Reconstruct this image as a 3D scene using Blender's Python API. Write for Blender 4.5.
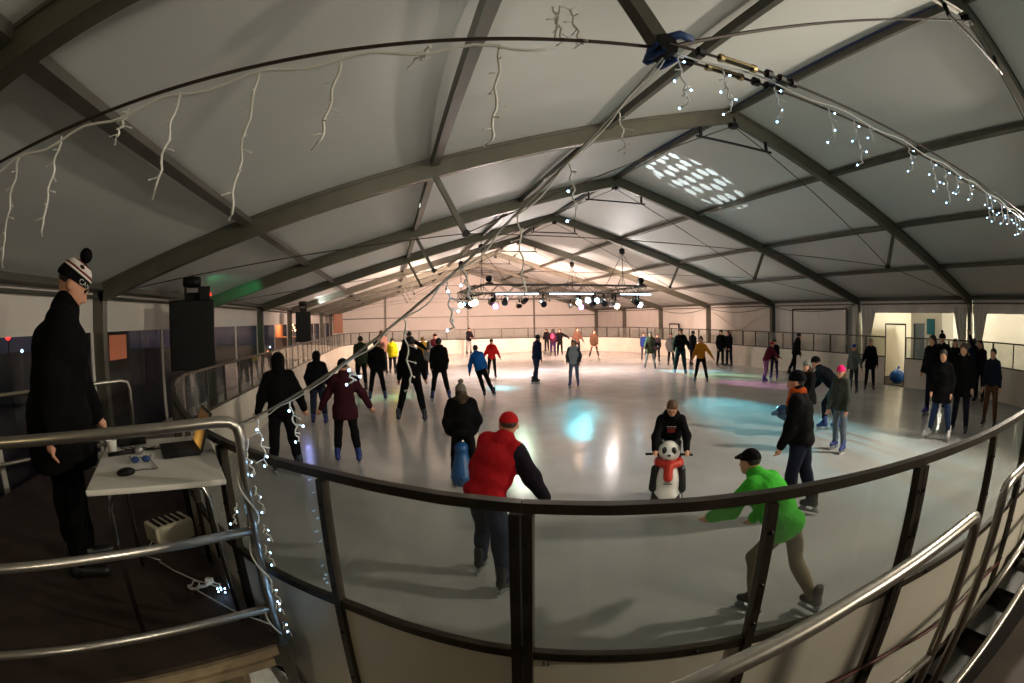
import bpy, math, random
import numpy as np
from mathutils import Vector, Matrix
random.seed(7)
rng = np.random.default_rng(7)
SC = bpy.context.scene
COL = SC.collection
for _o in list(bpy.data.objects):
    bpy.data.objects.remove(_o, do_unlink=True)

# ------------------------------------------------------------------ camera (full-frame fisheye lens, calibrated on the tent frames)
FPX, YAW, PITCH, ROLL, HC = 507.4, .237, -.0449, -.017, 2.127
def _axes():
    cy, sy, cp, sp = math.cos(YAW), math.sin(YAW), math.cos(PITCH), math.sin(PITCH)
    F = np.array([sy*cp, cy*cp, sp]); R = np.array([cy, -sy, 0.]); U = np.cross(R, F)
    cr, sr = math.cos(ROLL), math.sin(ROLL)
    return F, cr*R+sr*U, -sr*R+cr*U
CF, CR, CU = _axes()
CAMP = np.array([0, 0, HC])
def ray(x, y):
    dx, dy = x-512, 341.5-y
    r = math.hypot(dx, dy)+1e-9
    th = 2*math.asin(r/2/FPX)
    return math.cos(th)*CF+math.sin(th)*(dx/r*CR+dy/r*CU)
def onz(x, y, z):
    d = ray(x, y); return CAMP+d*((z-HC)/d[2])
def onx(x, y, X):
    d = ray(x, y); return CAMP+d*(X/d[0])
def ony(x, y, Y):
    d = ray(x, y); return CAMP+d*(Y/d[1])
cam = bpy.data.cameras.new('camera'); cam.type = 'PANO'
cam.panorama_type = 'FISHEYE_EQUISOLID'
cam.sensor_fit = 'HORIZONTAL'; cam.sensor_width = 36.0; cam.sensor_height = 36.0*683/1024
cam.fisheye_lens = FPX/1024*36.0; cam.fisheye_fov = math.pi
cam.clip_start = .02; cam.clip_end = 300
camo = bpy.data.objects.new('camera', cam); COL.objects.link(camo)
camo.matrix_world = Matrix(((CR[0], CU[0], -CF[0], 0), (CR[1], CU[1], -CF[1], 0), (CR[2], CU[2], -CF[2], HC), (0, 0, 0, 1)))
SC.camera = camo

# ------------------------------------------------------------------ world, exposure
SC.view_settings.view_transform = 'Standard'; SC.view_settings.look = 'None'
SC.view_settings.gamma = 1.0; SC.view_settings.use_curve_mapping = False
SC.view_settings.exposure = 0.0
W = bpy.data.worlds.new('night'); SC.world = W; W.use_nodes = True
W.node_tree.nodes['Background'].inputs[0].default_value = (.010, .013, .024, 1)
W.node_tree.nodes['Background'].inputs[1].default_value = 1.0

# ------------------------------------------------------------------ lights (lamps of the hall, plus unseen fills added for brightness)
LIGHTS = []
def lamp(name, loc, target, power, color, cone=60, blend=.4, size=.08, parent=None):
    l = bpy.data.lights.new(name, 'SPOT'); l.energy = power; l.color = color
    l.spot_size = math.radians(cone); l.spot_blend = blend; l.shadow_soft_size = size
    o = bpy.data.objects.new(name, l); COL.objects.link(o)
    d = Vector(target)-Vector(loc)
    o.matrix_world = Matrix.Translation(loc) @ d.to_track_quat('-Z', 'Y').to_matrix().to_4x4()
    LIGHTS.append(o)
    return o
WARM = (1, .68, .54); PINK = (1, .60, .49); NEUT = (1, .93, .80); COOL = (.80, .93, 1)
# floodlights on the first frame beside and behind the camera, over the near ice; second and third are added fills for ice and roof
FLOODS = [((9.2, 1.85, 4.2), (1.8, 4.2, 0), 1450, (1, .88, .72), 122), ((.2, 1.95, 3.75), (4.5, 12, .0), 90, (1, .94, .80), 110), ((7.5, -3.4, 3.3), (7.4, 6, 3.4), 165, (.92, 1, .92), 160), ((-1.6, -2.6, 3.1), (-3, 1.5, 3.4), 45, (1, .80, .42), 140), ((5.6, -2.2, 2.9), (3.2, 2.2, .7), 460, (1, .88, .68), 120)]
for i, (a, b, p, c, cone) in enumerate(FLOODS):
    lamp('flood_lamp', a, b, p, c, cone, .7, .16)
# wash lamps on the truss over the far half, plus uplights added to brighten the roof (rest of the truss lamps: see the lighting rig)
WASH = [((3.3, 21.8, 2.88), (1, 31.4, 1.9), 2300, WARM, 120), ((8.0, 21.8, 2.88), (10, 31.4, 1.9), 3800, PINK, 110),
        ((5.6, 21.8, 2.88), (5, 31.5, 4.4), 2800, WARM, 130), ((9.4, 19.0, 2.88), (15.2, 27, 1.9), 2600, WARM, 100),
        ((2.6, 19.0, 2.88), (-4, 25, 2.8), 1500, WARM, 110),
        ((4.0, 18.9, 2.7), (3.6, 18.9, 0), 1100, (1, .80, .74), 144), ((8.0, 18.9, 2.7), (8.4, 18.9, 0), 1100, (1, .78, .72), 144),
        ((4.6, 17.6, 3.4), (2.0, 13.0, 4.2), 300, (1, .86, .80), 172), ((7.4, 20.4, 3.5), (9.5, 24.0, 4.2), 300, (1, .78, .68), 172), ((4.2, 20.6, 3.5), (.5, 24.0, 4.2), 280, (1, .78, .70), 172), ((8.2, 17.6, 3.4), (10.0, 13.5, 4.0), 230, (.98, .90, .88), 172)]
for a, b, p, c, cone in WASH:
    lamp('wash_lamp', a, b, p, c, cone, .8, .16)
# coloured beams on the ice
def beam(px, py, color, power, src, cone, z=0, blend=.3):
    return lamp('beam_lamp', src, tuple(onz(px, py, z)), power, color, cone, blend, .30)
CY = (.16, .85, 1); GR = (.35, 1, .55); MG = (1, .35, .75); BL = (.3, .6, 1)
beam(778, 425, CY, 15000, (8.9, 17.0, 2.8), 17)
beam(598, 455, (.15, .7, 1), 520, (3.2, 16.4, 2.8), 17, blend=.9)
beam(520, 452, (.5, 1, .6), 160, (4.2, 16.4, 2.8), 12, blend=.8)
beam(574, 409, CY, 1500, (6.4, 16.4, 2.8), 15)
beam(690, 371, CY, 3500, (8.0, 19.5, 2.8), 18)
beam(720, 376, GR, 3500, (8.6, 18.5, 2.8), 18)
beam(520, 376, BL, 2400, (3.2, 18.5, 2.8), 18)
beam(500, 388, CY, 2400, (3.2, 17.5, 2.8), 15)
beam(385, 398, GR, 2000, (3.0, 17.0, 2.8), 14)
beam(760, 384, MG, 3500, (8.9, 18.0, 2.8), 13)
beam(540, 370, MG, 2400, (5.0, 20.0, 2.8), 16)

# ------------------------------------------------------------------ materials
def lin(c):
    return tuple(((v/255+.055)/1.055)**2.4 if v/255 > .04045 else v/255/12.92 for v in c)
MATS = {}
def mat(name, rgb, rough=.6, metal=0., noise=0., nscale=8., bump=0., bscale=40., spec=.5, emit=None, es=0., coat=0.):
    if name in MATS: return MATS[name]
    m = bpy.data.materials.new(name); m.use_nodes = True; MATS[name] = m
    nt = m.node_tree; b = nt.nodes['Principled BSDF']
    c = lin(rgb)+(1,)
    b.inputs['Base Color'].default_value = c; b.inputs['Roughness'].default_value = rough
    b.inputs['Metallic'].default_value = metal; b.inputs['Specular IOR Level'].default_value = spec
    if coat: b.inputs['Coat Weight'].default_value = coat; b.inputs['Coat Roughness'].default_value = .08
    if emit: b.inputs['Emission Color'].default_value = lin(emit)+(1,); b.inputs['Emission Strength'].default_value = es
    if noise or bump:
        tc = nt.nodes.new('ShaderNodeTexCoord')
    if noise:
        n = nt.nodes.new('ShaderNodeTexNoise'); n.inputs['Scale'].default_value = nscale; n.inputs['Detail'].default_value = 4
        r = nt.nodes.new('ShaderNodeValToRGB')
        r.color_ramp.elements[0].position = .3; r.color_ramp.elements[1].position = .7
        r.color_ramp.elements[0].color = tuple(v*(1-noise) for v in c[:3])+(1,)
        r.color_ramp.elements[1].color = tuple(min(1, v*(1+noise*.6)) for v in c[:3])+(1,)
        nt.links.new(tc.outputs['Object'], n.inputs['Vector']); nt.links.new(n.outputs['Fac'], r.inputs['Fac'])
        nt.links.new(r.outputs['Color'], b.inputs['Base Color'])
    if bump:
        n2 = nt.nodes.new('ShaderNodeTexNoise'); n2.inputs['Scale'].default_value = bscale; n2.inputs['Detail'].default_value = 3
        bp = nt.nodes.new('ShaderNodeBump'); bp.inputs['Strength'].default_value = bump; bp.inputs['Distance'].default_value = .02
        nt.links.new(tc.outputs['Object'], n2.inputs['Vector']); nt.links.new(n2.outputs['Fac'], bp.inputs['Height'])
        nt.links.new(bp.outputs['Normal'], b.inputs['Normal'])
    return m
def glow(name, rgb, s):
    if name in MATS: return MATS[name]
    m = bpy.data.materials.new(name); m.use_nodes = True; MATS[name] = m
    nt = m.node_tree; nt.nodes.clear()
    e = nt.nodes.new('ShaderNodeEmission'); e.inputs[0].default_value = lin(rgb)+(1,); e.inputs[1].default_value = s
    o = nt.nodes.new('ShaderNodeOutputMaterial'); nt.links.new(e.outputs[0], o.inputs[0])
    return m
def film(name, tint, haze, gloss, rough, hazecol=(200, 200, 195), wrinkle=0.):
    """clear sheet: see-through, faintly milky, mirror-like at grazing angles"""
    m = bpy.data.materials.new(name); m.use_nodes = True; MATS[name] = m
    nt = m.node_tree; nt.nodes.clear(); N = nt.nodes.new; L = nt.links.new
    o = N('ShaderNodeOutputMaterial'); t = N('ShaderNodeBsdfTransparent'); t.inputs[0].default_value = lin(tint)+(1,)
    d = N('ShaderNodeBsdfDiffuse'); d.inputs[0].default_value = lin(hazecol)+(1,)
    g = N('ShaderNodeBsdfGlossy'); g.inputs['Roughness'].default_value = rough
    tc = N('ShaderNodeTexCoord'); n = N('ShaderNodeTexNoise'); n.inputs['Scale'].default_value = 2.2; n.inputs['Detail'].default_value = 6
    mp = N('ShaderNodeMapRange'); mp.inputs[1].default_value = .35; mp.inputs[2].default_value = .75
    mp.inputs[3].default_value = haze*.45; mp.inputs[4].default_value = haze*1.6
    L(tc.outputs['Object'], n.inputs['Vector']); L(n.outputs['Fac'], mp.inputs[0])
    m1 = N('ShaderNodeMixShader'); L(mp.outputs[0], m1.inputs[0]); L(t.outputs[0], m1.inputs[1]); L(d.outputs[0], m1.inputs[2])
    f = N('ShaderNodeLayerWeight'); f.inputs['Blend'].default_value = .5
    pw = N('ShaderNodeMath'); pw.operation = 'POWER'; pw.inputs[1].default_value = 5; L(f.outputs['Facing'], pw.inputs[0])
    mu = N('ShaderNodeMath'); mu.operation = 'MULTIPLY_ADD'; mu.inputs[1].default_value = gloss*.6; mu.inputs[2].default_value = .03*gloss; L(pw.outputs[0], mu.inputs[0])
    m2 = N('ShaderNodeMixShader'); L(mu.outputs[0], m2.inputs[0]); L(m1.outputs[0], m2.inputs[1]); L(g.outputs[0], m2.inputs[2])
    if wrinkle:
        w = N('ShaderNodeTexNoise'); w.inputs['Scale'].default_value = 5; bp = N('ShaderNodeBump'); bp.inputs['Strength'].default_value = wrinkle
        L(tc.outputs['Object'], w.inputs['Vector']); L(w.outputs['Fac'], bp.inputs['Height']); L(bp.outputs['Normal'], g.inputs['Normal']); L(bp.outputs['Normal'], f.inputs['Normal'])
    L(m2.outputs[0], o.inputs[0])
    return m
M_ALU = mat('aluminium', (104, 102, 90), .42, .55, .12, 3)
M_ALUD = mat('dull_aluminium', (100, 98, 90), .5, .5, .15, 4)
M_PVC = mat('roof_membrane', (205, 207, 203), .55, 0, .05, .6, .25, 1.3)
M_WALLPVC = mat('wall_membrane', (214, 208, 200), .6, 0, .06, .9, .35, 2.2)
M_STEEL = mat('brushed_steel', (178, 172, 162), .33, .9, .1, 30)
M_DARKSTEEL = mat('dark_steel_frame', (66, 59, 49), .42, .5, .25, 9)
M_BLACK = mat('black_plastic', (10, 10, 11), .55, spec=.3)
M_BLACKM = mat('black_metal', (24, 24, 25), .42, .4)
M_CABLE = mat('steel_cable', (60, 50, 42), .5, .4)
M_BOARD = mat('dasher_panel', (222, 214, 198), .42, 0, .10, 1.5, .05, 20)
M_GLASS = film('acrylic_pane', (238, 240, 238), .065, 1.0, .04)
M_WINDOW = film('window_film', (225, 225, 230), .05, .9, .12, wrinkle=.6)
M_WHITECORD = mat('white_cord', (232, 232, 226), .5)
M_LED = glow('led_lit', (150, 205, 255), 20.)
M_LEDOFF = mat('led_unlit', (230, 228, 218), .3)
M_WOOD = mat('deck_plywood', (58, 44, 36), .75, 0, .35, 5)
M_BEAMWOOD = mat('deck_beam', (150, 132, 104), .7, 0, .3, 8)
M_FLOOR = mat('ground_board', (70, 58, 48), .8, 0, .3, 3)
M_TABLE = mat('table_laminate', (225, 222, 214), .45, 0, .05, 2)
M_CHROME = mat('chrome_tube', (200, 200, 200), .18, 1.)
M_RUBBER = mat('rubber', (20, 20, 20), .8)

def ice_material():
    m = bpy.data.materials.new('ice'); m.use_nodes = True; MATS['ice'] = m
    nt = m.node_tree; b = nt.nodes['Principled BSDF']; N = nt.nodes.new; L = nt.links.new
    tc = N('ShaderNodeTexCoord')
    n = N('ShaderNodeTexNoise'); n.inputs['Scale'].default_value = .55; n.inputs['Detail'].default_value = 8; n.inputs['Roughness'].default_value = .62
    r = N('ShaderNodeValToRGB'); r.color_ramp.elements[0].position = .3; r.color_ramp.elements[1].position = .72
    r.color_ramp.elements[0].color = (.37, .375, .365, 1); r.color_ramp.elements[1].color = (.49, .49, .475, 1)
    L(tc.outputs['Object'], n.inputs['Vector']); L(n.outputs['Fac'], r.inputs['Fac']); L(r.outputs['Color'], b.inputs['Base Color'])
    rr = N('ShaderNodeMapRange'); rr.inputs[1].default_value = .3; rr.inputs[2].default_value = .7; rr.inputs[3].default_value = .13; rr.inputs[4].default_value = .27
    n3 = N('ShaderNodeTexNoise'); n3.inputs['Scale'].default_value = 1.7; n3.inputs['Detail'].default_value = 7
    L(tc.outputs['Object'], n3.inputs['Vector']); L(n3.outputs['Fac'], rr.inputs[0]); L(rr.outputs[0], b.inputs['Roughness'])
    b.inputs['Specular IOR Level'].default_value = .5; b.inputs['IOR'].default_value = 1.36
    # skate cuts: stretched noise in two directions
    hs = None
    for rot, sc in ((.5, 3.0), (-.7, 3.6), (1.9, 2.6)):
        mp = N('ShaderNodeMapping'); mp.inputs['Rotation'].default_value = (0, 0, rot); mp.inputs['Scale'].default_value = (sc*9, sc*.45, 1)
        nn = N('ShaderNodeTexNoise'); nn.inputs['Scale'].default_value = 1.6; nn.inputs['Detail'].default_value = 5; nn.inputs['Distortion'].default_value = .6
        L(tc.outputs['Object'], mp.inputs['Vector']); L(mp.outputs['Vector'], nn.inputs['Vector'])
        if hs is None: hs = nn.outputs['Fac']
        else:
            a = N('ShaderNodeMath'); a.operation = 'ADD'; L(hs, a.inputs[0]); L(nn.outputs['Fac'], a.inputs[1]); hs = a.outputs[0]
    bp = N('ShaderNodeBump'); bp.inputs['Strength'].default_value = .018; bp.inputs['Distance'].default_value = .012
    L(hs, bp.inputs['Height']); L(bp.outputs['Normal'], b.inputs['Normal'])
    return m
M_ICE = ice_material()

# ------------------------------------------------------------------ mesh helpers
def V3(p): return np.asarray(p, float)
class MB:
    def __init__(s): s.v = []; s.f = []
    def add(s, v, f):
        o = len(s.v); s.v += [tuple(map(float, p)) for p in v]; s.f += [tuple(i+o for i in q) for q in f]; return s
    def box(s, lo, hi):
        x0, y0, z0 = lo; x1, y1, z1 = hi
        return s.add([(x0, y0, z0), (x1, y0, z0), (x1, y1, z0), (x0, y1, z0), (x0, y0, z1), (x1, y0, z1), (x1, y1, z1), (x0, y1, z1)],
                     [(0, 3, 2, 1), (4, 5, 6, 7), (0, 1, 5, 4), (1, 2, 6, 5), (2, 3, 7, 6), (3, 0, 4, 7)])
    def bar(s, a, b, w, h, up=(0, 0, 1)):
        """rectangular bar from a to b, w across, h along 'up'"""
        a, b = V3(a), V3(b); d = b-a; d /= np.linalg.norm(d); up = V3(up)
        r = np.cross(d, up); r /= np.linalg.norm(r); u = np.cross(r, d)
        c = [a+sx*r*w/2+sz*u*h/2 for sx, sz in ((-1, -1), (1, -1), (1, 1), (-1, 1))]
        c += [p+(b-a) for p in c]
        return s.add(c, [(3, 2, 1, 0), (4, 5, 6, 7), (0, 1, 5, 4), (1, 2, 6, 5), (2, 3, 7, 6), (3, 0, 4, 7)])
    def tube(s, pts, r, n=8, caps=True):
        pts = [V3(p) for p in pts]; rs = r if hasattr(r, '__len__') else [r]*len(pts)
        rings = []; prev = None
        for i, p in enumerate(pts):
            t = pts[min(i+1, len(pts)-1)]-pts[max(i-1, 0)]; t = t/(np.linalg.norm(t)+1e-12)
            if prev is None:
                a = np.array([0, 0, 1.]) if abs(t[2]) < .9 else np.array([1., 0, 0]); u = np.cross(t, a)
            else: u = prev-t*(prev@t)
            u /= np.linalg.norm(u)+1e-12; prev = u; w = np.cross(t, u)
            rings.append([p+rs[i]*(math.cos(2*math.pi*k/n)*u+math.sin(2*math.pi*k/n)*w) for k in range(n)])
        v = [q for g in rings for q in g]; f = []
        for i in range(len(pts)-1):
            for k in range(n):
                k2 = (k+1) % n; f.append((i*n+k, i*n+k2, (i+1)*n+k2, (i+1)*n+k))
        if caps: f.append(tuple(range(n-1, -1, -1))); f.append(tuple((len(pts)-1)*n+k for k in range(n)))
        return s.add(v, f)
    def lathe(s, prof, n=16, M=None):
        v = []; f = []
        for (r, z) in prof:
            for k in range(n):
                p = V3((r*math.cos(2*math.pi*k/n), r*math.sin(2*math.pi*k/n), z))
                v.append(p if M is None else np.array(M @ Vector(p)))
        m = len(prof)
        for i in range(m-1):
            for k in range(n):
                k2 = (k+1) % n; f.append((i*n+k, i*n+k2, (i+1)*n+k2, (i+1)*n+k))
        f.append(tuple(range(n-1, -1, -1))); f.append(tuple((m-1)*n+k for k in range(n)))
        return s.add(v, f)
    def ball(s, c, r, n=8, sq=(1, 1, 1)):
        c = V3(c); v = [c+V3((0, 0, -r*sq[2]))]; m = max(3, n//2)
        for i in range(1, m):
            a = -math.pi/2+math.pi*i/m
            for k in range(n): v.append(c+r*V3((math.cos(a)*math.cos(2*math.pi*k/n)*sq[0], math.cos(a)*math.sin(2*math.pi*k/n)*sq[1], math.sin(a)*sq[2])))
        v.append(c+V3((0, 0, r*sq[2]))); f = []
        for k in range(n): f.append((0, 1+(k+1) % n, 1+k))
        for i in range(m-2):
            for k in range(n):
                k2 = (k+1) % n; f.append((1+i*n+k, 1+i*n+k2, 1+(i+1)*n+k2, 1+(i+1)*n+k))
        e = len(v)-1
        for k in range(n): f.append((1+(m-2)*n+k, 1+(m-2)*n+(k+1) % n, e))
        return s.add(v, f)
    def prism(s, poly, z0, z1):
        n = len(poly); v = [(x, y, z0) for x, y in poly]+[(x, y, z1) for x, y in poly]
        f = [tuple(range(n-1, -1, -1)), tuple(range(n, 2*n))]+[(i, (i+1) % n, n+(i+1) % n, n+i) for i in range(n)]
        return s.add(v, f)
    def mesh(s, name, m, smooth=False):
        me = bpy.data.meshes.new(name); me.from_pydata(s.v, [], s.f); me.validate(); me.update()
        for q in (m if isinstance(m, (list, tuple)) else [m]): me.materials.append(q)
        if smooth: me.polygons.foreach_set('use_smooth', [True]*len(me.polygons))
        return me
    def build(s, name, m, parent=None, smooth=False):
        return link(name, s.mesh(name, m, smooth), parent)
def link(name, me, parent=None, loc=None):
    o = bpy.data.objects.new(name, me); COL.objects.link(o)
    if parent is not None: o.parent = parent
    if loc is not None: o.location = loc
    return o
def empty(name, loc=(0, 0, 0), rz=0, parent=None):
    o = bpy.data.objects.new(name, None); COL.objects.link(o); o.location = loc; o.rotation_euler = (0, 0, rz); o.empty_display_size = .2
    if parent is not None: o.parent = parent
    return o
def tag(o, label=None, cat=None, group=None, kind=None):
    if label: o['label'] = label
    if cat: o['category'] = cat
    if group: o['group'] = group
    if kind: o['kind'] = kind
    return o
def bevel(o, w=.01, seg=2):
    b = o.modifiers.new('bevel', 'BEVEL'); b.width = w; b.segments = seg; b.limit_method = 'ANGLE'; return o
ORD = ['first', 'second', 'third', 'fourth', 'fifth', 'sixth', 'seventh', 'eighth', 'ninth', 'tenth', 'eleventh', 'twelfth', 'thirteenth', 'fourteenth', 'fifteenth']

# ------------------------------------------------------------------ tent: 20 m span, 5 m bays
XM, HW, ZE, ZR, Y0, BAY, GZ = 5.574, 10.0, 2.671, 5.641, 1.534, 5.0, -.16
XL, XR = XM-HW, XM+HW
NF = 8
def raf(i, s, dz=0.):
    return V3((XM+s*HW, Y0+i*BAY, ZR+(ZE-ZR)*abs(s)+dz))
SLOPE = math.atan2(ZR-ZE, HW)
NRM = {1: V3((math.sin(SLOPE), 0, math.cos(SLOPE))), -1: V3((-math.sin(SLOPE), 0, math.cos(SLOPE)))}
fl = MB().box((XL-.4, -7, GZ-.1), (XR+6, Y0+7*BAY+.5, GZ)).build('floor', M_FLOOR); tag(fl, 'dark ground boards around the ice rink', 'floor', kind='structure')
roof = empty('ceiling', (XM, Y0+15, ZR)); tag(roof, 'pale grey fabric roof of the long marquee tent', 'ceiling', kind='structure')
def child_of(root, o):
    o.parent = root; o.matrix_parent_inverse = Matrix.Translation(-root.location) @ Matrix.Identity(4) if root.rotation_euler.z == 0 else root.matrix_world.inverted()
    return o
for i in range(-2, NF-1):
    for s in (-1, 1):
        n = 10; v = []; f = []
        for a in range(n+1):
            for b in range(7):
                t = a/n; yy = b/6
                p = raf(i+yy, s*t*1.02)+NRM[s]*(.13+.035*math.sin(math.pi*yy)*(1 if 1 else 0)); v.append(p)
        for a in range(n):
            for b in range(6):
                q = (a*7+b, a*7+b+1, (a+1)*7+b+1, (a+1)*7+b); f.append(q if s > 0 else q[::-1])
        child_of(roof, MB().add(v, f).build('roof_panel', M_PVC, smooth=True))
        for q in ((.25, .5, .75, .995) if s > 0 else (0, .25, .5, .75, .995)):
            a, b = raf(i, s*q)+NRM[s]*.06, raf(i+1, s*q)+NRM[s]*.06
            child_of(roof, MB().bar(a+V3((0, .07, 0)), b-V3((0, .07, 0)), .11, .09, NRM[s]).build('purlin', M_ALUD))
FRNAMES = ['above the camera', 'nearest across the whole hall', 'second across the hall', 'third across the hall carrying the truss front', 'fourth across the hall carrying the truss back', 'fifth across the hall', 'sixth across the hall', 'against the far end wall']
for i in range(-1, NF):
    if i == -1: lab = 'tent frame behind the camera'
    else: lab = 'grey aluminium tent frame with cable truss, '+FRNAMES[i]
    fr = tag(empty('tent_frame', (XM, Y0+i*BAY, GZ)), lab, 'tent frame', 'tent frames along the hall', 'structure')
    for s in (-1, 1):
        a, b = raf(i, 0), raf(i, s)
        child_of(fr, MB().bar(a, b+V3((s*.02, 0, -.006)), .13, .26, NRM[s]).build('rafter', M_ALU))
        for off in (-.075, .075):   # keder rails along the rafter edges
            child_of(fr, MB().bar(a+V3((0, off, .1)), b+V3((0, off, .1)), .02, .035, NRM[s]).build('keder_rail', M_ALUD))
        child_of(fr, MB().box((b[0]-.10+s*.02, b[1]-.065, GZ), (b[0]+.10+s*.02, b[1]+.065, b[2]+.05)).build('column', M_ALU))
        child_of(fr, MB().box((b[0]-.17, b[1]-.13, GZ), (b[0]+.17, b[1]+.13, GZ+.02)).build('base_plate', M_ALUD))
        st, sb = raf(i, s*.5, -.12), raf(i, s*.5, -.898 if i else -.955)+V3((-s*(.406 if i else .43), 0, 0))
        if i < NF-1:
            child_of(fr, MB().bar(st, sb, .07, .07, (0, 1, 0)).build('strut', M_ALUD))
            child_of(fr, MB().tube([sb+V3((0, -.05, 0)), sb+V3((0, .05, 0))], .05, 8).build('strut_foot', M_BLACKM))
            ev = raf(i, s*.93, -.17 if i else -.29)
            child_of(fr, MB().tube([ev, sb], .0075, 6).build('eave_cable', M_CABLE))
            child_of(fr, MB().tube([sb, raf(i, 0, -.2)], .009, 6).build('ridge_cable', M_CABLE))
    if i < NF-1:
        L_, R_ = [raf(i, s*.5, -.898 if i else -.955)+V3((-s*(.406 if i else .43), 0, 0)) for s in (-1, 1)]
        offs = (-.05, .05) if i == 0 else (0,)
        for o_ in offs:
            child_of(fr, MB().tube([L_+V3((0, o_, 0)), (L_+R_)/2+V3((0, o_, -.03)), R_+V3((0, o_, 0))], .0068, 6).build('tie_cable', M_CABLE))
        child_of(fr, MB().bar(raf(i, -.085, -.30)+V3((0, -.02, 0)), raf(i, .085, -.30)+V3((0, -.02, 0)), .035, .035).build('collar_bar', M_BLACKM))
        for s in (-1, 1):
            child_of(fr, MB().bar(raf(i, s*.075, -.30), raf(i, s*.075, -.12), .04, .05, (0, 1, 0)).build('collar_bracket', M_BLACKM))
        child_of(fr, MB().box((XM-.07, Y0+i*BAY-.06, ZR-.24), (XM+.07, Y0+i*BAY+.06, ZR-.12)).build('ridge_joint', M_BLACKM))

# side walls -----------------------------------------------------------
def quadwall(pts): return MB().add(pts, [(0, 1, 2, 3)])
def thick(x0, x1, y0, y1, z0, z1): return MB().box((x0, y0, z0), (x1, y1, z1))
wl = tag(empty('wall_left', (XL-.14, Y0+15, GZ)), 'left side wall of white fabric with clear film windows', 'wall', kind='structure')
for i in range(-1, NF-1):
    ya, yb = Y0+i*BAY+.07, Y0+(i+1)*BAY-.07
    child_of(wl, thick(XL-.14, XL-.125, ya, yb, 2.12, ZE+.16).build('upper_panel', M_WALLPVC))
    child_of(wl, MB().tube([(XL-.05, ya, 2.62), (XL-.05, yb, 2.62)], .03, 6).build('eave_tube', M_ALUD))
    child_of(wl, thick(XL-.14, XL-.125, ya, yb, GZ, .42).build('lower_panel', M_WALLPVC))
    for k in range(2):
        yc, yd = ya+(yb-ya)*k/2+.03, ya+(yb-ya)*(k+1)/2-.03
        child_of(wl, MB().add([(XL-.135, yc, .42), (XL-.135, yd, .42), (XL-.135, yd, 2.12), (XL-.135, yc, 2.12)], [(0, 1, 2, 3)]).build('window_film', M_WINDOW))
        child_of(wl, thick(XL-.145, XL-.12, yd-.03, yd+.06, .42, 2.12).build('window_seam', M_WALLPVC))
wr = tag(empty('wall_right', (XR+.14, Y0+15, GZ)), 'right side wall of white fabric panels with curtained openings', 'wall', kind='structure')
def drape(y0, y1, z0, z1, x, amp=.03, waves=9, lean=0.):
    v = []; f = []; n = 48; m = 6
    for a in range(n+1):
        for b in range(m+1):
            t, u = a/n, b/m
            v.append((x+amp*math.sin(t*waves*math.pi*2)*(1-.5*u)+.01*math.sin(t*31+u*3), y0+(y1-y0)*t+lean*(1-u)*(.5-t), z0+(z1-z0)*u))
    for a in range(n):
        for b in range(m): f.append((a*(m+1)+b, (a+1)*(m+1)+b, (a+1)*(m+1)+b+1, a*(m+1)+b+1))
    return MB().add(v, f)
for i in range(-1, NF-1):
    ya, yb = Y0+i*BAY+.07, Y0+(i+1)*BAY-.07
    child_of(wr, MB().tube([(XR+.05, ya, 2.58), (XR+.05, yb, 2.58)], .025, 6).build('eave_tube', M_ALUD))
    if i in (-1, 0, 1):     # open to the side tent, gathered valance on top
        child_of(wr, drape(ya, yb, 2.28, ZE+.16, XR+.12, .03, 7).build('valance', M_WALLPVC, smooth=True))
    else:
        w_ = drape(ya, yb, GZ, ZE+.16, XR+.14, .012 if i != 2 else .03, 6 if i != 2 else 12).build('wall_panel', M_WALLPVC, smooth=True)
        child_of(wr, w_)
for yy, wd in ((Y0+BAY-.42, .62), (Y0+BAY+.42, .62), (Y0+2*BAY-.5, .8)):      # gathered curtains at the columns
    v = []; f = []; n = 40; m = 14
    for a in range(n+1):
        for b in range(m+1):
            t, u = a/n, b/m; z = GZ+.1+(2.36-GZ)*u
            k = .42+.58*abs((u-.45)/.55)**1.2
            side = 1 if yy > Y0+BAY and yy < Y0+BAY+1 else -1
            v.append((XR+.02+.05*math.sin(t*20), yy+side*-.2*(1-k)+(t-.5)*wd*k, z))
    for a in range(n):
        for b in range(m): f.append((a*(m+1)+b, (a+1)*(m+1)+b, (a+1)*(m+1)+b+1, a*(m+1)+b+1))
    tag(MB().add(v, f).build('curtain', M_WALLPVC, smooth=True), {0: 'white curtain gathered on the near side of the nearest right column', 1: 'white curtain gathered on the far side of the nearest right column', 2: 'white curtain tied back at the second right column'}[[Y0+BAY-.42, Y0+BAY+.42, Y0+2*BAY-.5].index(yy)], 'curtain', 'curtains of the side opening')
wf = tag(empty('wall_far', (XM, Y0+7*BAY+.1, GZ)), 'far gable end wall of white fabric', 'wall', kind='structure')
YF = Y0+7*BAY+.12
child_of(wf, MB().add([(XL, YF, GZ), (XR, YF, GZ), (XR, YF, 2.35), (XL, YF, 2.35)], [(0, 1, 2, 3)]).build('lower_sheet', M_WALLPVC))
child_of(wf, MB().add([(XL, YF, 2.35), (XR, YF, 2.35), (XR, YF, ZE+.1), (XM, YF, ZR+.1), (XL, YF, ZE+.1)], [(0, 1, 2, 3, 4)]).build('gable_sheet', M_WALLPVC))
child_of(wf, MB().bar((XL, YF-.06, 2.35), (XR, YF-.06, 2.35), .06, .07).build('cross_beam', M_ALU))
for s in (-.6, 0., .5):
    child_of(wf, MB().box((XM+s*HW-.05, YF-.14, GZ), (XM+s*HW+.05, YF-.02, ZR+(ZE-ZR)*abs(s))).build('gable_post', M_ALU))
wn = tag(empty('wall_near', (XM, -6.5, GZ)), 'near end wall behind the camera', 'wall', kind='structure')
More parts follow.
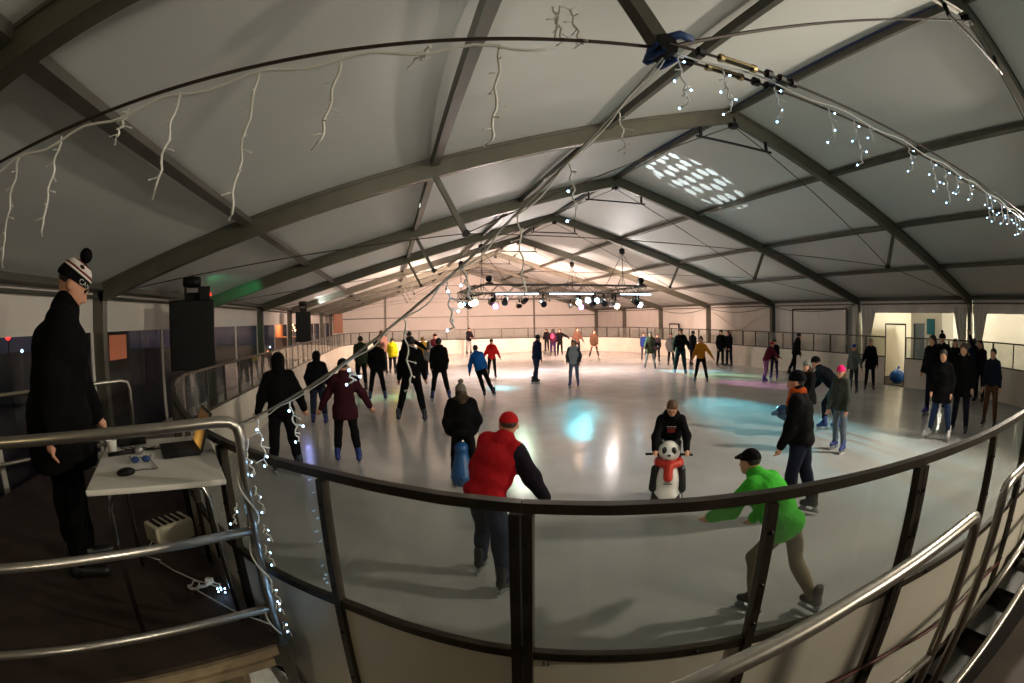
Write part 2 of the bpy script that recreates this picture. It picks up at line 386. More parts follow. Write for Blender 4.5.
child_of(wn, MB().add([(XL, -6.6, GZ), (XR, -6.6, GZ), (XR, -6.6, ZE+.1), (XM, -6.6, ZR+.1), (XL, -6.6, ZE+.1)], [(4, 3, 2, 1, 0)]).build('near_gable_sheet', M_WALLPVC))
def doorframe(name, X, ya, yb, zt, m, label):
    d = tag(empty(name, (X, (ya+yb)/2, GZ)), label, 'door', kind='structure')
    for y in (ya, yb): child_of(d, MB().box((X-.03, y-.035, GZ), (X+.03, y+.035, zt)).build('jamb', m))
    child_of(d, MB().box((X-.03, ya, zt-.035), (X+.03, yb, zt+.035)).build('lintel', m))
    child_of(d, MB().box((X-.004, ya+.035, GZ), (X+.004, (ya+yb)/2-.01, zt-.035)).build('leaf', M_WALLPVC))
    child_of(d, MB().box((X-.004, (ya+yb)/2+.01, GZ), (X+.004, yb-.035, zt-.035)).build('leaf', M_WALLPVC))
doorframe('door_1', XR-.02, 12.1, 15.15, 2.42, M_DARKSTEEL, 'wide double door in a dark frame in the right tent wall')
doorframe('door_2', XR-.02, 24.4, 25.4, 1.72, M_DARKSTEEL, 'narrow door in a dark frame far down the right wall')
# bracing straps on the right wall between the third and fourth frame
for (a, b) in (((XR+.03, Y0+3*BAY-.1+.3, 2.4), (XR+.03, Y0+3*BAY+2.4, 1.5)), ((XR+.03, Y0+4*BAY-.3, 2.4), (XR+.03, Y0+3*BAY+2.6, 1.5))):
    child_of(wr, MB().bar(a, b, .02, .05).build('brace_strap', M_WALLPVC))
for i in range(2, 5):   # slack cable swags under the eave
    pts = [(XR-.05, Y0+i*BAY+.1+4.8*t, 2.55-.22*4*t*(1-t)) for t in np.linspace(0, 1, 14)]
    child_of(wr, MB().tube(pts, .012, 5).build('cable_swag', M_RUBBER))
# side tent behind the opening, with its own warm lamp
M_SIDE = mat('side_tent_fabric', (228, 222, 205), .6, 0, .05, 1.2, .3, 2)
an = tag(empty('wall_side_tent', (XR+4.5, 6, GZ)), 'bright cream fabric walls of the side tent behind the opening', 'wall', kind='structure')
child_of(an, drape(-3.4, 11.6, GZ, 3.1, XR+4.6, .05, 26).build('back_drape', M_SIDE, smooth=True))
for yy in (-3.5, 11.55): child_of(an, MB().add([(XR+.2, yy, GZ), (XR+4.6, yy, GZ), (XR+4.6, yy, 3.1), (XR+.2, yy, 3.1)], [(0, 1, 2, 3)]).build('end_sheet', M_SIDE))
child_of(an, MB().add([(XR+.15, -3.5, 3.1), (XR+4.6, -3.5, 3.1), (XR+4.6, 11.6, 3.1), (XR+.15, 11.6, 3.1)], [(3, 2, 1, 0)]).build('roof_sheet', M_SIDE))
for yy in (3.9, 8.9):
    l = bpy.data.lights.new('side_tent_lamp', 'POINT'); l.energy = 270; l.color = (1, .93, .78); l.shadow_soft_size = .12
    o = bpy.data.objects.new('side_tent_lamp', l); COL.objects.link(o); o.location = (XR+2.6, yy, 2.75)
    f_ = tag(empty('ceiling_lamp', (XR+2.6, yy, 2.8)), 'lamp hanging under the side tent roof, '+('nearer one' if yy < 5 else 'farther one'), 'lamp', 'side tent lamps')
    child_of(f_, MB().lathe([(.02, 3.1), (.02, 2.95), (.12, 2.9), (.16, 2.84)], 14, Matrix.Translation((XR+2.6, yy, 0))).build('shade', M_ALUD, smooth=True))

# ------------------------------------------------------------------ rink: ice and boards
Z1, Z2 = 1.53, .887
RX0, RX1, RY0, RY1, RR = -2.92, 14.5, 1.0, 31.5, 5.75
_pts = []
def _arc(cx, cy, a0, a1, n=26):
    for a in np.radians(np.linspace(a0, a1, n)): _pts.append((cx+RR*math.cos(a), cy+RR*math.sin(a)))
# near left corner as measured, then counter-clockwise
_near = [(-2.92, 6.75), (-2.90, 6.35), (-2.64, 5.50), (-2.23, 4.62), (-1.68, 3.60), (-1.22, 2.90), (-.82, 2.44), (-.52, 2.18), (-.29, 2.01), (.0, 1.78), (.39, 1.53), (.94, 1.31), (1.59, 1.16), (2.2, 1.07), (2.83, 1.01), (3.6, 1.0)]
def _cr(P, n=8):
    out = []
    for i in range(len(P)-1):
        p0, p1, p2, p3 = [V3(P[max(0, min(len(P)-1, j))]) for j in (i-1, i, i+1, i+2)]
        for t in np.linspace(0, 1, n, endpoint=False):
            out.append(tuple(.5*((2*p1)+(-p0+p2)*t+(2*p0-5*p1+4*p2-p3)*t*t+(-p0+3*p1-3*p2+p3)*t**3)))
    return out
_pts += _cr(_near)
_arc(RX1-RR, RY0+RR, 270, 360); _arc(RX1-RR, RY1-RR, 0, 90); _arc(RX0+RR, RY1-RR, 90, 180)
PATH = np.array(_pts+[_pts[0]])
for _ in range(6):
    PATH[1:-1] = PATH[1:-1]*.5+(PATH[:-2]+PATH[2:])*.25
SEG = np.hypot(*(PATH[1:]-PATH[:-1]).T); CUM = np.concatenate([[0], np.cumsum(SEG)]); PERIM = CUM[-1]
def pathp(s):
    s = s % PERIM; k = min(np.searchsorted(CUM, s, 'right')-1, len(SEG)-1); t = (s-CUM[k])/SEG[k]
    return PATH[k]*(1-t)+PATH[k+1]*t
def patht(s):
    d = pathp(s+.15)-pathp(s-.15); return d/np.linalg.norm(d)
def nearest_s(x, y):
    k = np.argmin(np.hypot(PATH[:-1, 0]-x, PATH[:-1, 1]-y)); return CUM[k]
def ribbon(mb, s0, s1, z0, z1, inn, out, n=6):
    """solid strip that follows the rink outline; inn / out = offsets towards / away from the ice"""
    v = []; f = []
    for i in range(n+1):
        s = s0+(s1-s0)*i/n; p = pathp(s); t = patht(s); nn = np.array([-t[1], t[0]])
        a, b = p+nn*inn, p-nn*out
        v += [(a[0], a[1], z0), (b[0], b[1], z0), (b[0], b[1], z1), (a[0], a[1], z1)]
    for i in range(n):
        for k in range(4):
            k2 = (k+1) % 4; f.append((i*4+k, i*4+k2, i*4+4+k2, i*4+4+k))
    f.append((3, 2, 1, 0)); f.append(tuple(n*4+k for k in range(4)))
    return mb.add(v, f)
icep = [tuple(pathp(s)) for s in np.linspace(0, PERIM, 160, endpoint=False)]
ic = MB().prism(icep, -.12, 0).build('ice_sheet', M_ICE); tag(ic, 'smooth pale ice sheet of the rink', 'ice', kind='structure')
NU = round(PERIM/1.74); UL = PERIM/NU; HU = UL/2
S0 = nearest_s(.39, 1.52)
BOLT = MB().lathe([(.009, 0), (.009, .006), (.005, .009)], 8).mesh('bolt', M_BLACKM)
GATE_S = nearest_s(14.5, 8.85)
gate_k = int(((GATE_S-S0) % PERIM)//UL)
counts = {}
def side_of(p):
    x, y = p
    if y < 4 and x < 8.75: return 'near'
    if x > 8.75 and y < 6.75: return 'near right corner'
    if x > 13.8: return 'right'
    if y > 31: return 'far'
    if x > 8: return 'far right corner'
    if y > 25.75: return 'far left corner'
    if y > 6.0: return 'left'
    return 'near left corner'
def board_unit(k):
    s0 = S0+k*UL; s1 = s0+UL; sm = (s0+s1)/2; c = pathp(sm); sd = side_of(c)
    counts[sd] = counts.get(sd, 0)+1
    where = {'near': 'right of the middle along the near side', 'right': 'from the near end along the right side', 'far': 'from the right along the far end', 'left': 'from the far end along the left side'}.get(sd, 'going round the '+sd)
    lab = 'white rink board with clear pane, %s %s' % (ORD[counts[sd]-1], where)
    u = tag(empty('rink_board', (c[0], c[1], 0)), lab, 'rink board', 'rink boards around the ice')
    P = lambda name, mb, m, sm_=False: child_of(u, mb.build(name, m, smooth=sm_))
    gate = (k == gate_k)
    near = np.hypot(*c) < 5.5
    P('top_rail', ribbon(MB(), s0+.002, s1-.002, Z1-.036, Z1, .022, .022), M_DARKSTEEL) if not gate else None
    for h in range(2):
        a, b = s0+h*HU, s0+(h+1)*HU
        if gate and h == 0: continue
        P('lower_panel', ribbon(MB(), a+.002, b-.002, 0, Z2-.022, .016, .004), M_BOARD)
        P('pane', ribbon(MB(), a+.03, b-.03, Z2+.01, Z1-.036, .003, .003, 5), M_GLASS)
        if near: P('bottom_rail', ribbon(MB(), a, b, -.02, .05, .0, .03), M_DARKSTEEL)
        P('middle_rail', ribbon(MB(), a+.002, b-.002, Z2-.022, Z2+.016, .012, .024), M_DARKSTEEL)
        if gate: P('top_rail', ribbon(MB(), a, b, Z1-.045, Z1, .028, .028), M_DARKSTEEL)
    pw_ = .036 if near else .022
    for s, w in ((s0+pw_*.6, pw_), (s0+HU, pw_), (s1-pw_*.6, pw_)):
        top = 1.92 if gate and s < s0+HU+.1 else Z1-.04
        P('post', ribbon(MB(), s-w/2, s+w/2, -.05, top, .012, .034, 1), M_DARKSTEEL)
        if near:
            p = pathp(s); t = patht(s); nn = np.array([t[1], -t[0]])
            for z in (.12, .42, .72, .98, 1.16, 1.38):
                o = link('bolt', BOLT, None); o.matrix_world = Matrix.Translation((p[0]+nn[0]*.034, p[1]+nn[1]*.034, z)) @ Vector((nn[0], nn[1], 0)).to_track_quat('Z', 'Y').to_matrix().to_4x4()
                child_of(u, o)
    if near:
        for s in (s0+.3*HU, s0+.75*HU, s0+1.3*HU, s0+1.75*HU):
            p = pathp(s); t = patht(s); nn = np.array([t[1], -t[0]])
            o = link('bolt', BOLT, None); o.matrix_world = Matrix.Translation((p[0]+nn[0]*.028, p[1]+nn[1]*.028, Z2)) @ Vector((nn[0], nn[1], 0)).to_track_quat('Z', 'Y').to_matrix().to_4x4(); child_of(u, o)
    if gate:
        P('gate_lintel', ribbon(MB(), s0, s0+HU, 1.89, 1.94, .012, .034, 2), M_DARKSTEEL)
        P('sill', ribbon(MB(), s0, s0+HU, -.05, .03, .02, .05, 2), M_DARKSTEEL)
        u['label'] = 'open rink gate with a tall dark frame in the right side boards'; u['category'] = 'gate'; u.name = 'rink_gate'; del u['group']
    return u
UNITS = [board_unit(k) for k in range(NU)]
# the number painted on the near board, under its middle rail
def text_mesh(txt, size, m, name, extrude=.0008):
    c = bpy.data.curves.new(name, 'FONT'); c.body = txt; c.size = size; c.extrude = extrude; c.align_x = 'CENTER'; c.align_y = 'CENTER'
    o = bpy.data.objects.new(name, c); COL.objects.link(o)
    dg = bpy.context.evaluated_depsgraph_get(); me = bpy.data.meshes.new_from_object(o.evaluated_get(dg)); bpy.data.objects.remove(o)
    me.materials.clear(); me.materials.append(m); return me
M_INK = mat('marker_ink', (20, 20, 20), .7)
_s = S0+.085; _p = pathp(_s); _t = patht(_s); _n = np.array([_t[1], -_t[0]])
num = link('number', text_mesh('33', .034, M_INK, 'number'))
num.matrix_world = Matrix(((_t[0], 0, _n[0], _p[0]+_n[0]*.008), (_t[1], 0, _n[1], _p[1]+_n[1]*.008), (0, 1, 0, Z2-.055), (0, 0, 0, 1)))
child_of(UNITS[0], num)

# ------------------------------------------------------------------ DJ platform on the left, with its railing
DZ = .66
RP = V3((-.68, 2.05, 0))                      # railing corner post
RD = V3((-1.1, -.76, 0)); RD /= np.linalg.norm(RD)   # railing runs away to the left
RN = V3((RD[1], -RD[0], 0)); RN = RN if RN[1] > 0 else -RN   # towards the table
deck = tag(empty('stage_platform', tuple(RP+RD*1.5+RN*.8)), 'low dark plywood stage platform under the mixing table', 'platform')
E0, E1 = onz(274, 640, DZ), onz(117, 679, DZ); ED = (E1-E0)/np.linalg.norm(E1-E0); EN = V3((ED[1], -ED[0], 0)); EN = EN if EN[1] > 0 else -EN
edge = (E0-ED*.02)*V3((1, 1, 0))
dp = [tuple((edge)[:2]), (-1.0, 2.42), (-1.42, 2.98), (-1.92, 3.75), (-2.5, 4.75), (-4.2, 4.75), tuple((edge+ED*3.6)[:2])]
ctr = np.mean(np.array(dp), 0)
if sum((dp[i][0]*dp[(i+1) % 7][1]-dp[(i+1) % 7][0]*dp[i][1]) for i in range(7)) < 0: dp = dp[::-1]
child_of(deck, MB().prism(dp, DZ-.025, DZ).build('deck_board', M_WOOD))
child_of(deck, MB().bar(edge+ED*.02+V3((0, 0, DZ-.05)), edge+ED*3.6+V3((0, 0, DZ-.05)), .05, .05).build('edge_beam', M_BEAMWOOD))
child_of(deck, MB().bar(edge+ED*.06-EN*.02+V3((0, 0, DZ-.098)), edge+ED*3.6-EN*.02+V3((0, 0, DZ-.098)), .05, .04).build('lower_beam', M_BEAMWOOD))
for t in (.25, 1.5, 3.0):
    p = edge+ED*t+EN*.06; child_of(deck, MB().box((p[0]-.04, p[1]-.04, GZ), (p[0]+.04, p[1]+.04, DZ-.03)).build('leg', M_BEAMWOOD))
def railing(name, label, posts, tops, mids, mat_, r=.024, group=None):
    pass
rl = tag(empty('safety_railing', tuple(RP+V3((0, 0, DZ)))), 'steel pipe railing with three rails in front of the mixing table', 'railing')
B1 = RP+V3((0, 0, DZ+1.08))
top = [B1+RD*3.4, B1+RD*.1, B1+RD*.045+V3((0, 0, -.006)), B1+RD*.012+V3((0, 0, -.03)), B1+V3((0, 0, -.08)), RP+V3((0, 0, DZ-.12))]
child_of(rl, MB().tube(top, .0245, 12).build('top_rail_and_post', M_STEEL, smooth=True))
for z in (.58, .17):
    child_of(rl, MB().tube([RP+V3((0, 0, DZ+z)), RP+RD*3.4+V3((0, 0, DZ+z))], .021, 12).build('cross_rail', M_STEEL, smooth=True))
pl_ = RP+RD*2.6
child_of(rl, MB().tube([pl_+V3((0, 0, DZ-.1)), pl_+V3((0, 0, DZ+1.08))], .0245, 12).build('post', M_STEEL, smooth=True))
child_of(rl, MB().box((RP[0]-.05, RP[1]-.05, DZ-.17), (RP[0]+.05, RP[1]+.05, DZ-.03)).build('post_clamp', M_ALUD))
child_of(rl, MB().bar(RP+V3((.01, -.01, DZ-.1)), RP+V3((.05, -.05, GZ)), .05, .05, (0, 1, 0)).build('support_leg', M_ALUD))
# rear railing behind the presenter
rb = tag(empty('safety_railing', (-3.4, 4.6, DZ)), 'steel pipe railing at the back of the stage by the window', 'railing')
a_, b_ = onz(-5, 381, DZ+1.0)*.0+V3((-4.15, 3.0, DZ+.95)), V3((-2.95, 4.9, DZ+.95))
bd = (b_-a_)/np.linalg.norm(b_-a_)
child_of(rb, MB().tube([a_-bd*.8, b_-bd*.12, b_-bd*.03+V3((0, 0, -.02)), b_+V3((0, 0, -.1)), b_+V3((0, 0, -.98))], .022, 10).build('top_rail_and_post', M_STEEL, smooth=True))
child_of(rb, MB().tube([a_-bd*.8+V3((0, 0, -.62)), b_+V3((0, 0, -.62))], .02, 10).build('cross_rail', M_STEEL, smooth=True))

# mixing table and what stands on it
TH = .80
TA, TB_ = onz(85, 491, DZ+TH), onz(226, 479, DZ+TH)          # near corners
tx = (TB_-TA); TW = np.linalg.norm(tx); tx /= TW; ty = V3((-tx[1], tx[0], 0)); TL = 1.02
T0 = TA+ty*TL/2+tx*TW/2
def tpt(u, v, z=0.): return TA+tx*(u*TW)+ty*(v*TL)+V3((0, 0, z))      # u across 0..1, v away 0..1
trz = math.atan2(tx[1], tx[0])
tb = tag(empty('folding_table', (T0[0], T0[1], DZ)), 'white laminate folding table with tubular chrome legs on the stage', 'table')
o = MB().prism([tuple(tpt(*q)[:2]) for q in ((0, 0), (1, 0), (1, 1), (0, 1))], DZ+TH-.028, DZ+TH).build('table_top', M_TABLE); child_of(tb, bevel(o, .008))
for v_ in (.1, .9):
    pts = [tpt(.1, v_+.0, -TH), tpt(.13, v_, -.12), tpt(.16, v_, -.06), tpt(.22, v_, -.04), tpt(.78, v_, -.04), tpt(.84, v_, -.06), tpt(.87, v_, -.12), tpt(.9, v_, -TH)]
    child_of(tb, MB().tube(pts, .0145, 10).build('leg_frame', M_CHROME, smooth=True))
for u_ in (.16, .84): child_of(tb, MB().tube([tpt(u_, .1, -.05), tpt(u_, .9, -.05)], .012, 8).build('side_tube', M_CHROME, smooth=True))
M_SCREEN = mat('laptop_screen', (20, 16, 12), .25, emit=(255, 160, 40), es=.0)
def screen_mat():
    m = bpy.data.materials.new('screen_orange'); m.use_nodes = True; nt = m.node_tree; b = nt.nodes['Principled BSDF']; b.inputs['Base Color'].default_value = (.01, .01, .01, 1)
    tc = nt.nodes.new('ShaderNodeTexCoord'); g = nt.nodes.new('ShaderNodeTexGradient'); g.gradient_type = 'SPHERICAL'
    mp = nt.nodes.new('ShaderNodeMapping'); mp.inputs['Location'].default_value = (.02, -.0, -.02); mp.inputs['Scale'].default_value = (6, 6, 6)
    nt.links.new(tc.outputs['Object'], mp.inputs[0]); nt.links.new(mp.outputs[0], g.inputs[0])
    r = nt.nodes.new('ShaderNodeValToRGB'); r.color_ramp.elements[0].color = (.10, .045, .01, 1); r.color_ramp.elements[1].color = (1, .5, .08, 1)
    nt.links.new(g.outputs['Fac'], r.inputs[0]); nt.links.new(r.outputs[0], b.inputs['Emission Color']); b.inputs['Emission Strength'].default_value = .6
    return m
def obj_at(root_name, label, cat, u, v, rz, group=None):
    p = tpt(u, v); return tag(empty(root_name, tuple(p), trz+rz), label, cat, group)
def local(root, name, mb, m, smooth=False, parent=None):
    o = mb.build(name, m, smooth=smooth); o.parent = parent or root; return o
lp = obj_at('laptop', 'open black laptop with an orange lit screen on the white table', 'laptop', .70, .62, math.radians(-84))
bevel(local(lp, 'base', MB().box((-.16, -.11, .002), (.16, .11, .018)), M_BLACK), .004)
local(lp, 'keyboard', MB().box((-.145, -.02, .018), (.145, .085, .0195)), mat('keys', (30, 30, 32), .6))
lid = local(lp, 'lid', MB().add([(-.16, -.0, 0), (.16, -.0, 0), (.16, .012, 0), (-.16, .012, 0), (-.16, 0, .22), (.16, 0, .22), (.16, .012, .22), (-.16, .012, .22)],
            [(0, 3, 2, 1), (4, 5, 6, 7), (0, 1, 5, 4), (1, 2, 6, 5), (2, 3, 7, 6), (3, 0, 4, 7)]), M_BLACK)
lid.location = (0, .108, .016); lid.rotation_euler = (math.radians(-22), 0, 0)
scn = MB().box((-.148, -.0015, .012), (.148, 0, .208)).build('screen', screen_mat()); scn.parent = lid
mic = obj_at('microphone', 'black handheld microphone lying on the table beside the laptop', 'microphone', .24, .60, math.radians(15))
local(mic, 'handle', MB().tube([(-.12, 0, .018), (.05, 0, .022)], [.011, .015], 12), M_BLACK, True)
local(mic, 'grille', MB().tube([(.05, 0, .022), (.058, 0, .022), (.085, 0, .023), (.102, 0, .023), (.108, 0, .023)], [.016, .024, .026, .020, .008], 14), mat('mic_grille', (150, 150, 150), .4, .8), True)
ms = obj_at('computer_mouse', 'small black computer mouse near the front of the white table', 'mouse', .28, .22, .4)
local(ms, 'shell', MB().ball((0, 0, .012), .05, 14, (1.1, .65, .45)), M_BLACK, True)
pts = [(.05, 0, .012)]+[(.06+.02*k, .02*math.sin(k*.9), .006) for k in range(1, 7)]+[(.2, .12, .006), (.22, .25, .006)]
local(ms, 'cord', MB().tube(pts, .0025, 6), M_BLACK, True)
gl = obj_at('sunglasses', 'pair of dark blue glasses lying on the table in front of the microphone', 'glasses', .38, .42, .1)
for k in (-1, 1):
    local(gl, 'lens', MB().ball((k*.032, 0, .02), .027, 10, (1, .25, .7)), mat('lens_blue', (40, 60, 110), .2), True)
    local(gl, 'temple', MB().tube([(k*.06, 0, .026), (k*.064, .06, .024), (k*.06, .12, .01)], .003, 6), M_BLACK, True)
local(gl, 'bridge', MB().tube([(-.012, 0, .026), (0, 0, .031), (.012, 0, .026)], .003, 6), M_BLACK, True)
ad = obj_at('wireless_receiver', 'small black box with cables at the back of the table', 'receiver', .24, .90, .2)
bevel(local(ad, 'case', MB().box((-.1, -.06, 0), (.1, .06, .04)), M_BLACK), .006)
local(ad, 'antenna', MB().tube([(.08, .05, .03), (.085, .055, .16)], .004, 6), M_BLACK, True)
for k in range(3):
    local(ad, 'cable', MB().tube([(-.06+.05*k, -.06, .02), (-.08+.06*k, -.12, .006), (-.02+.05*k, -.2, .006), (.05+.07*k, -.24-.02*k, .006), (.14+.04*k, -.18, .006)], .003, 6), M_BLACK, True)
cp = obj_at('paper_cup', 'small white cup standing on the table by the microphone', 'cup', .10, .68, 0)
local(cp, 'body', MB().lathe([(.025, 0), (.034, .075), (.036, .078), (.032, .07)], 16), M_WHITECORD, True)
# lit power unit / heater under the table
hp = onz(172, 540, DZ)
ht = tag(empty('heater', (hp[0], hp[1], DZ), trz+.5), 'cream plastic heater with dark grille on the floor under the table', 'heater')
M_CREAM = mat('cream_plastic', (206, 198, 172), .5)
bevel(local(ht, 'case', MB().box((-.17, -.11, .015), (.17, .11, .16)), M_CREAM), .02)
for k in range(5): local(ht, 'grille_slat', MB().box((-.13+.055*k, -.085, .158), (-.1+.055*k, .085, .166)), M_BLACK)
local(ht, 'foot', MB().box((-.16, -.1, 0), (-.1, .1, .016)), M_BLACK); local(ht, 'foot', MB().box((.1, -.1, 0), (.16, .1, .016)), M_BLACK)
local(ht, 'power_cord', MB().tube([(-.17, 0, .04), (-.24, -.03, .01), (-.30, -.12, .006), (-.25, -.25, .006)], .004, 6), M_WHITECORD, True)
# snow scraped from the ice, heaped under the edge of the stage
v = []; f = []; n = 22
sp = onz(225, 683, .40)
for a in range(n+1):
    for b in range(n+1):
        x, y = (a/n-.5)*1.5, (b/n-.5)*.9; r2 = (x/.75)**2+(y/.45)**2
        z = max(0, .66*(1-r2))*(.8+.3*math.sin(7*x+3*y)*math.cos(9*y-2*x))+.02*random.random()*(r2 < 1)
        v.append((x, y, z-.01))
for a in range(n):
    for b in range(n): f.append((a*(n+1)+b, (a+1)*(n+1)+b, (a+1)*(n+1)+b+1, a*(n+1)+b+1))
sn = MB().add(v, f).build('snow_pile', mat('snow', (232, 232, 228), .8, 0, .15, 20, .6, 30), smooth=True)
sn.location = (sp[0], sp[1], GZ); sn.rotation_euler = (0, 0, .75); tag(sn, 'heap of scraped snow under the edge of the stage', 'snow')
# cables along the foot of the near boards
for k, (off, z, s_a, s_b, m_, lab) in enumerate([(.045, .30, S0-2.2, S0-.35, M_RUBBER, 'black cable running along the near boards beside the stage'), (.06, .25, S0-2.3, S0-.45, M_RUBBER, 'second black cable sagging below the first along the near boards'),
        (.05, .42, S0+1.35, S0+3.4, mat('red_cable', (92, 36, 28), .5), 'dark red cable along the outside of the near right boards')]):
    pts = []
    for t in np.linspace(0, 1, 26):
        s = s_a+(s_b-s_a)*t; p = pathp(s); tt = patht(s); nn = np.array([tt[1], -tt[0]])
        pts.append((p[0]+nn[0]*off, p[1]+nn[1]*off, z-.18*math.sin(math.pi*t)*(k < 2)+.02*math.sin(t*9)))
    tag(MB().tube(pts, .011, 8).build('cable', m_, smooth=True), lab, 'cable')

# ------------------------------------------------------------------ pipe handrails on the near right, outside the boards
HY = .70
def hpt(px, py): return ony(px, py, HY)
h1 = tag(empty('handrail', (1.3, HY, GZ)), 'thick steel pipe handrail crossing the lower right in front of the boards', 'handrail')
zA = 1.365
child_of(h1, MB().tube([(.05, HY-.02, zA-.06), (.65, HY, zA-.02), (1.1, HY, zA), (1.96, HY, zA), (2.02, HY, zA-.012), (2.045, HY, zA-.045), (2.05, HY, zA-.09), (2.03, HY, GZ)], .0275, 14).build('top_rail_and_post', M_STEEL, smooth=True))
child_of(h1, MB().tube([(.4, HY, .68), (2.04, HY, .66)], .022, 12).build('cross_rail', M_STEEL, smooth=True))
child_of(h1, MB().tube([(.3, HY, GZ), (.3, HY, zA-.04)], .024, 12).build('post', M_STEEL, smooth=True))
h2 = tag(empty('handrail', (2.9, HY, GZ)), 'second steel pipe handrail continuing towards the right edge', 'handrail')
child_of(h2, MB().tube([(5.2, HY, 1.39), (2.55, HY, 1.39), (2.46, HY, 1.378), (2.425, HY, 1.345), (2.42, HY, 1.30), (2.30, HY, GZ)], .0275, 14).build('top_rail_and_post', M_STEEL, smooth=True))
child_of(h2, MB().tube([(2.38, HY, .62), (3.4, HY, .76), (5.2, HY, .80)], .022, 12).build('cross_rail', M_STEEL, smooth=True))
child_of(h2, MB().tube([(4.6, HY, GZ), (4.6, HY, 1.39)], .024, 12).build('post', M_STEEL, smooth=True))
st = tag(empty('stair_side', (3.0, .55, GZ)), 'dark steel stair side with a bright pipe edge at the lower right', 'stair')
child_of(st, MB().tube([(2.3, .62, .06), (2.63, .62, .16), (3.86, .62, .42), (5.2, .62, .70)], .026, 12).build('edge_pipe', M_STEEL, smooth=True))
child_of(st, MB().add([(2.2, .60, GZ), (5.2, .60, GZ), (5.2, .60, .68), (2.2, .60, .03), (2.2, .66, GZ), (5.2, .66, GZ), (5.2, .66, .68), (2.2, .66, .03)],
      [(0, 1, 2, 3), (7, 6, 5, 4), (0, 4, 5, 1), (3, 2, 6, 7), (1, 5, 6, 2), (0, 3, 7, 4)]).build('side_plate', M_BLACKM))
for k in range(4):
    x = 2.7+.5*k; child_of(st, MB().box((x, .66, .02+.1*k), (x+.4, .92, .06+.1*k)).build('tread', M_BLACKM))
gw = MB().box((-.6, -1.2, .55), (2.0, .52, .60)).box((-.55, -1.1, GZ), (-.45, -1.0, .55)).box((1.85, -1.1, GZ), (1.95, -1.0, .55)).box((-.55, .4, GZ), (-.45, .5, .55)).box((1.85, .4, GZ), (1.95, .5, .55)).build('photographer_deck', M_WOOD); tag(gw, 'plywood deck below the camera', 'deck')

# ------------------------------------------------------------------ loudspeakers with moving heads, between left boards and wall
M_SPK = mat('speaker_cloth', (7, 7, 7), .95, spec=.1); M_SPKLIT = mat('speaker_orange_lit', (150, 96, 62), .5)  # orange light on the far speaker is painted as its colour
def speaker(x, y, z0, w, h, d, rz, label, lit_tone=False, head=True):
    r = tag(empty('loudspeaker', (x, y, GZ), rz), label, 'loudspeaker', 'loudspeakers along the left boards')
    zb = z0-GZ
    bevel(local(r, 'cabinet', MB().box((-w/2, -d/2, zb), (w/2, d/2, zb+h)), M_SPKLIT if lit_tone else M_BLACK), .02)
    local(r, 'grille', MB().box((-w/2+.02, -d/2-.012, zb+.03), (w/2-.02, -d/2, zb+h-.03)), M_SPKLIT if lit_tone else M_SPK)
    local(r, 'pole', MB().tube([(0, 0, .3), (0, 0, zb)], .02, 10), M_BLACKM, True)
    for k in range(3):
        a = k*2.094; local(r, 'tripod_leg', MB().tube([(0, 0, .45), (.42*math.cos(a), .42*math.sin(a), .012)], .013, 8), M_BLACKM, True)
    if head:
        m = tag(empty('moving_head', (x, y, z0+h), rz), 'moving head lamp on top of '+label.split(' beside')[0].replace('tall ', 'the '), 'stage light', 'moving heads on the loudspeakers')
        bevel(local(m, 'base', MB().box((-.14, -.11, 0), (.14, .11, .1)), M_BLACK), .015)
        local(m, 'yoke', MB().box((-.15, -.04, .1), (-.11, .04, .34)).box((.11, -.04, .1), (.15, .04, .34)).box((-.15, -.05, .1), (.15, .05, .14)), M_BLACK)
        hd = local(m, 'lamp_head', MB().tube([(-.16, 0, .32), (-.13, 0, .32), (.0, 0, .32), (.12, 0, .32), (.17, 0, .32)], [.06, .1, .105, .095, .08], 14), M_BLACK, True)
        local(m, 'lens', MB().tube([(.17, 0, .32), (.176, 0, .32)], .07, 14), mat('lens_glass', (60, 70, 80), .1))
    return r
sp1 = onx(193, 340, -3.55)
speaker(sp1[0], sp1[1], 1.42, .82, 1.16, .62, math.radians(200), 'large black loudspeaker nearest the camera beside the left boards')
SP1 = V3((sp1[0], sp1[1], 2.6))
sp2 = onx(303.5, 330, -3.6); speaker(sp2[0], sp2[1], 1.42, .62, 1.18, .6, math.radians(190), 'tall black loudspeaker halfway down beside the left boards')
sp3 = onx(341, 325, -3.6); speaker(sp3[0], min(sp3[1], 33.5), 1.45, .62, 1.25, .55, math.radians(190), 'orange lit loudspeaker far down beside the left boards', lit_tone=True, head=False)
ctl = tag(empty('control_box', (SP1[0]+.1, SP1[1]+.1, 2.58), math.radians(200)), 'small black control box with red lights on the near loudspeaker', 'control box')
ctl.location = (SP1[0]+.30, SP1[1]-.12, 2.58)
bevel(local(ctl, 'case', MB().box((-.1, -.12, 0), (.1, .12, .22)), M_BLACK), .01)
for k in range(4): local(ctl, 'red_light', MB().ball((-.104, -.06+.04*k, .08+.02*(k % 2)), .012, 8), glow('red_led', (255, 40, 20), 6.))
# beams from those moving heads: green on the second frame, blue on the third, orange and white further down
def raf_t(i, s): return tuple(raf(i, s)+V3((0, -.07, -.02)))
lamp('moving_head_beam', (SP1[0]+.1, SP1[1]+.25, 2.93), raf_t(2, -.93), 60, (.05, 1, .35), 30, .5, .04)
lamp('moving_head_beam', (sp2[0], sp2[1]-.4, 2.95), raf_t(3, -.93), 40, (.35, .4, 1), 40, .5, .04)
lamp('moving_head_beam', (sp2[0]+.2, sp2[1]+.3, 2.95), raf_t(4.6, -.6), 160, (.9, 1, 1), 50, .6, .04)
lamp('moving_head_beam', (sp3[0], 30, 2.9), raf_t(5, -.7), 150, (1, .55, .3), 60, .6, .04)

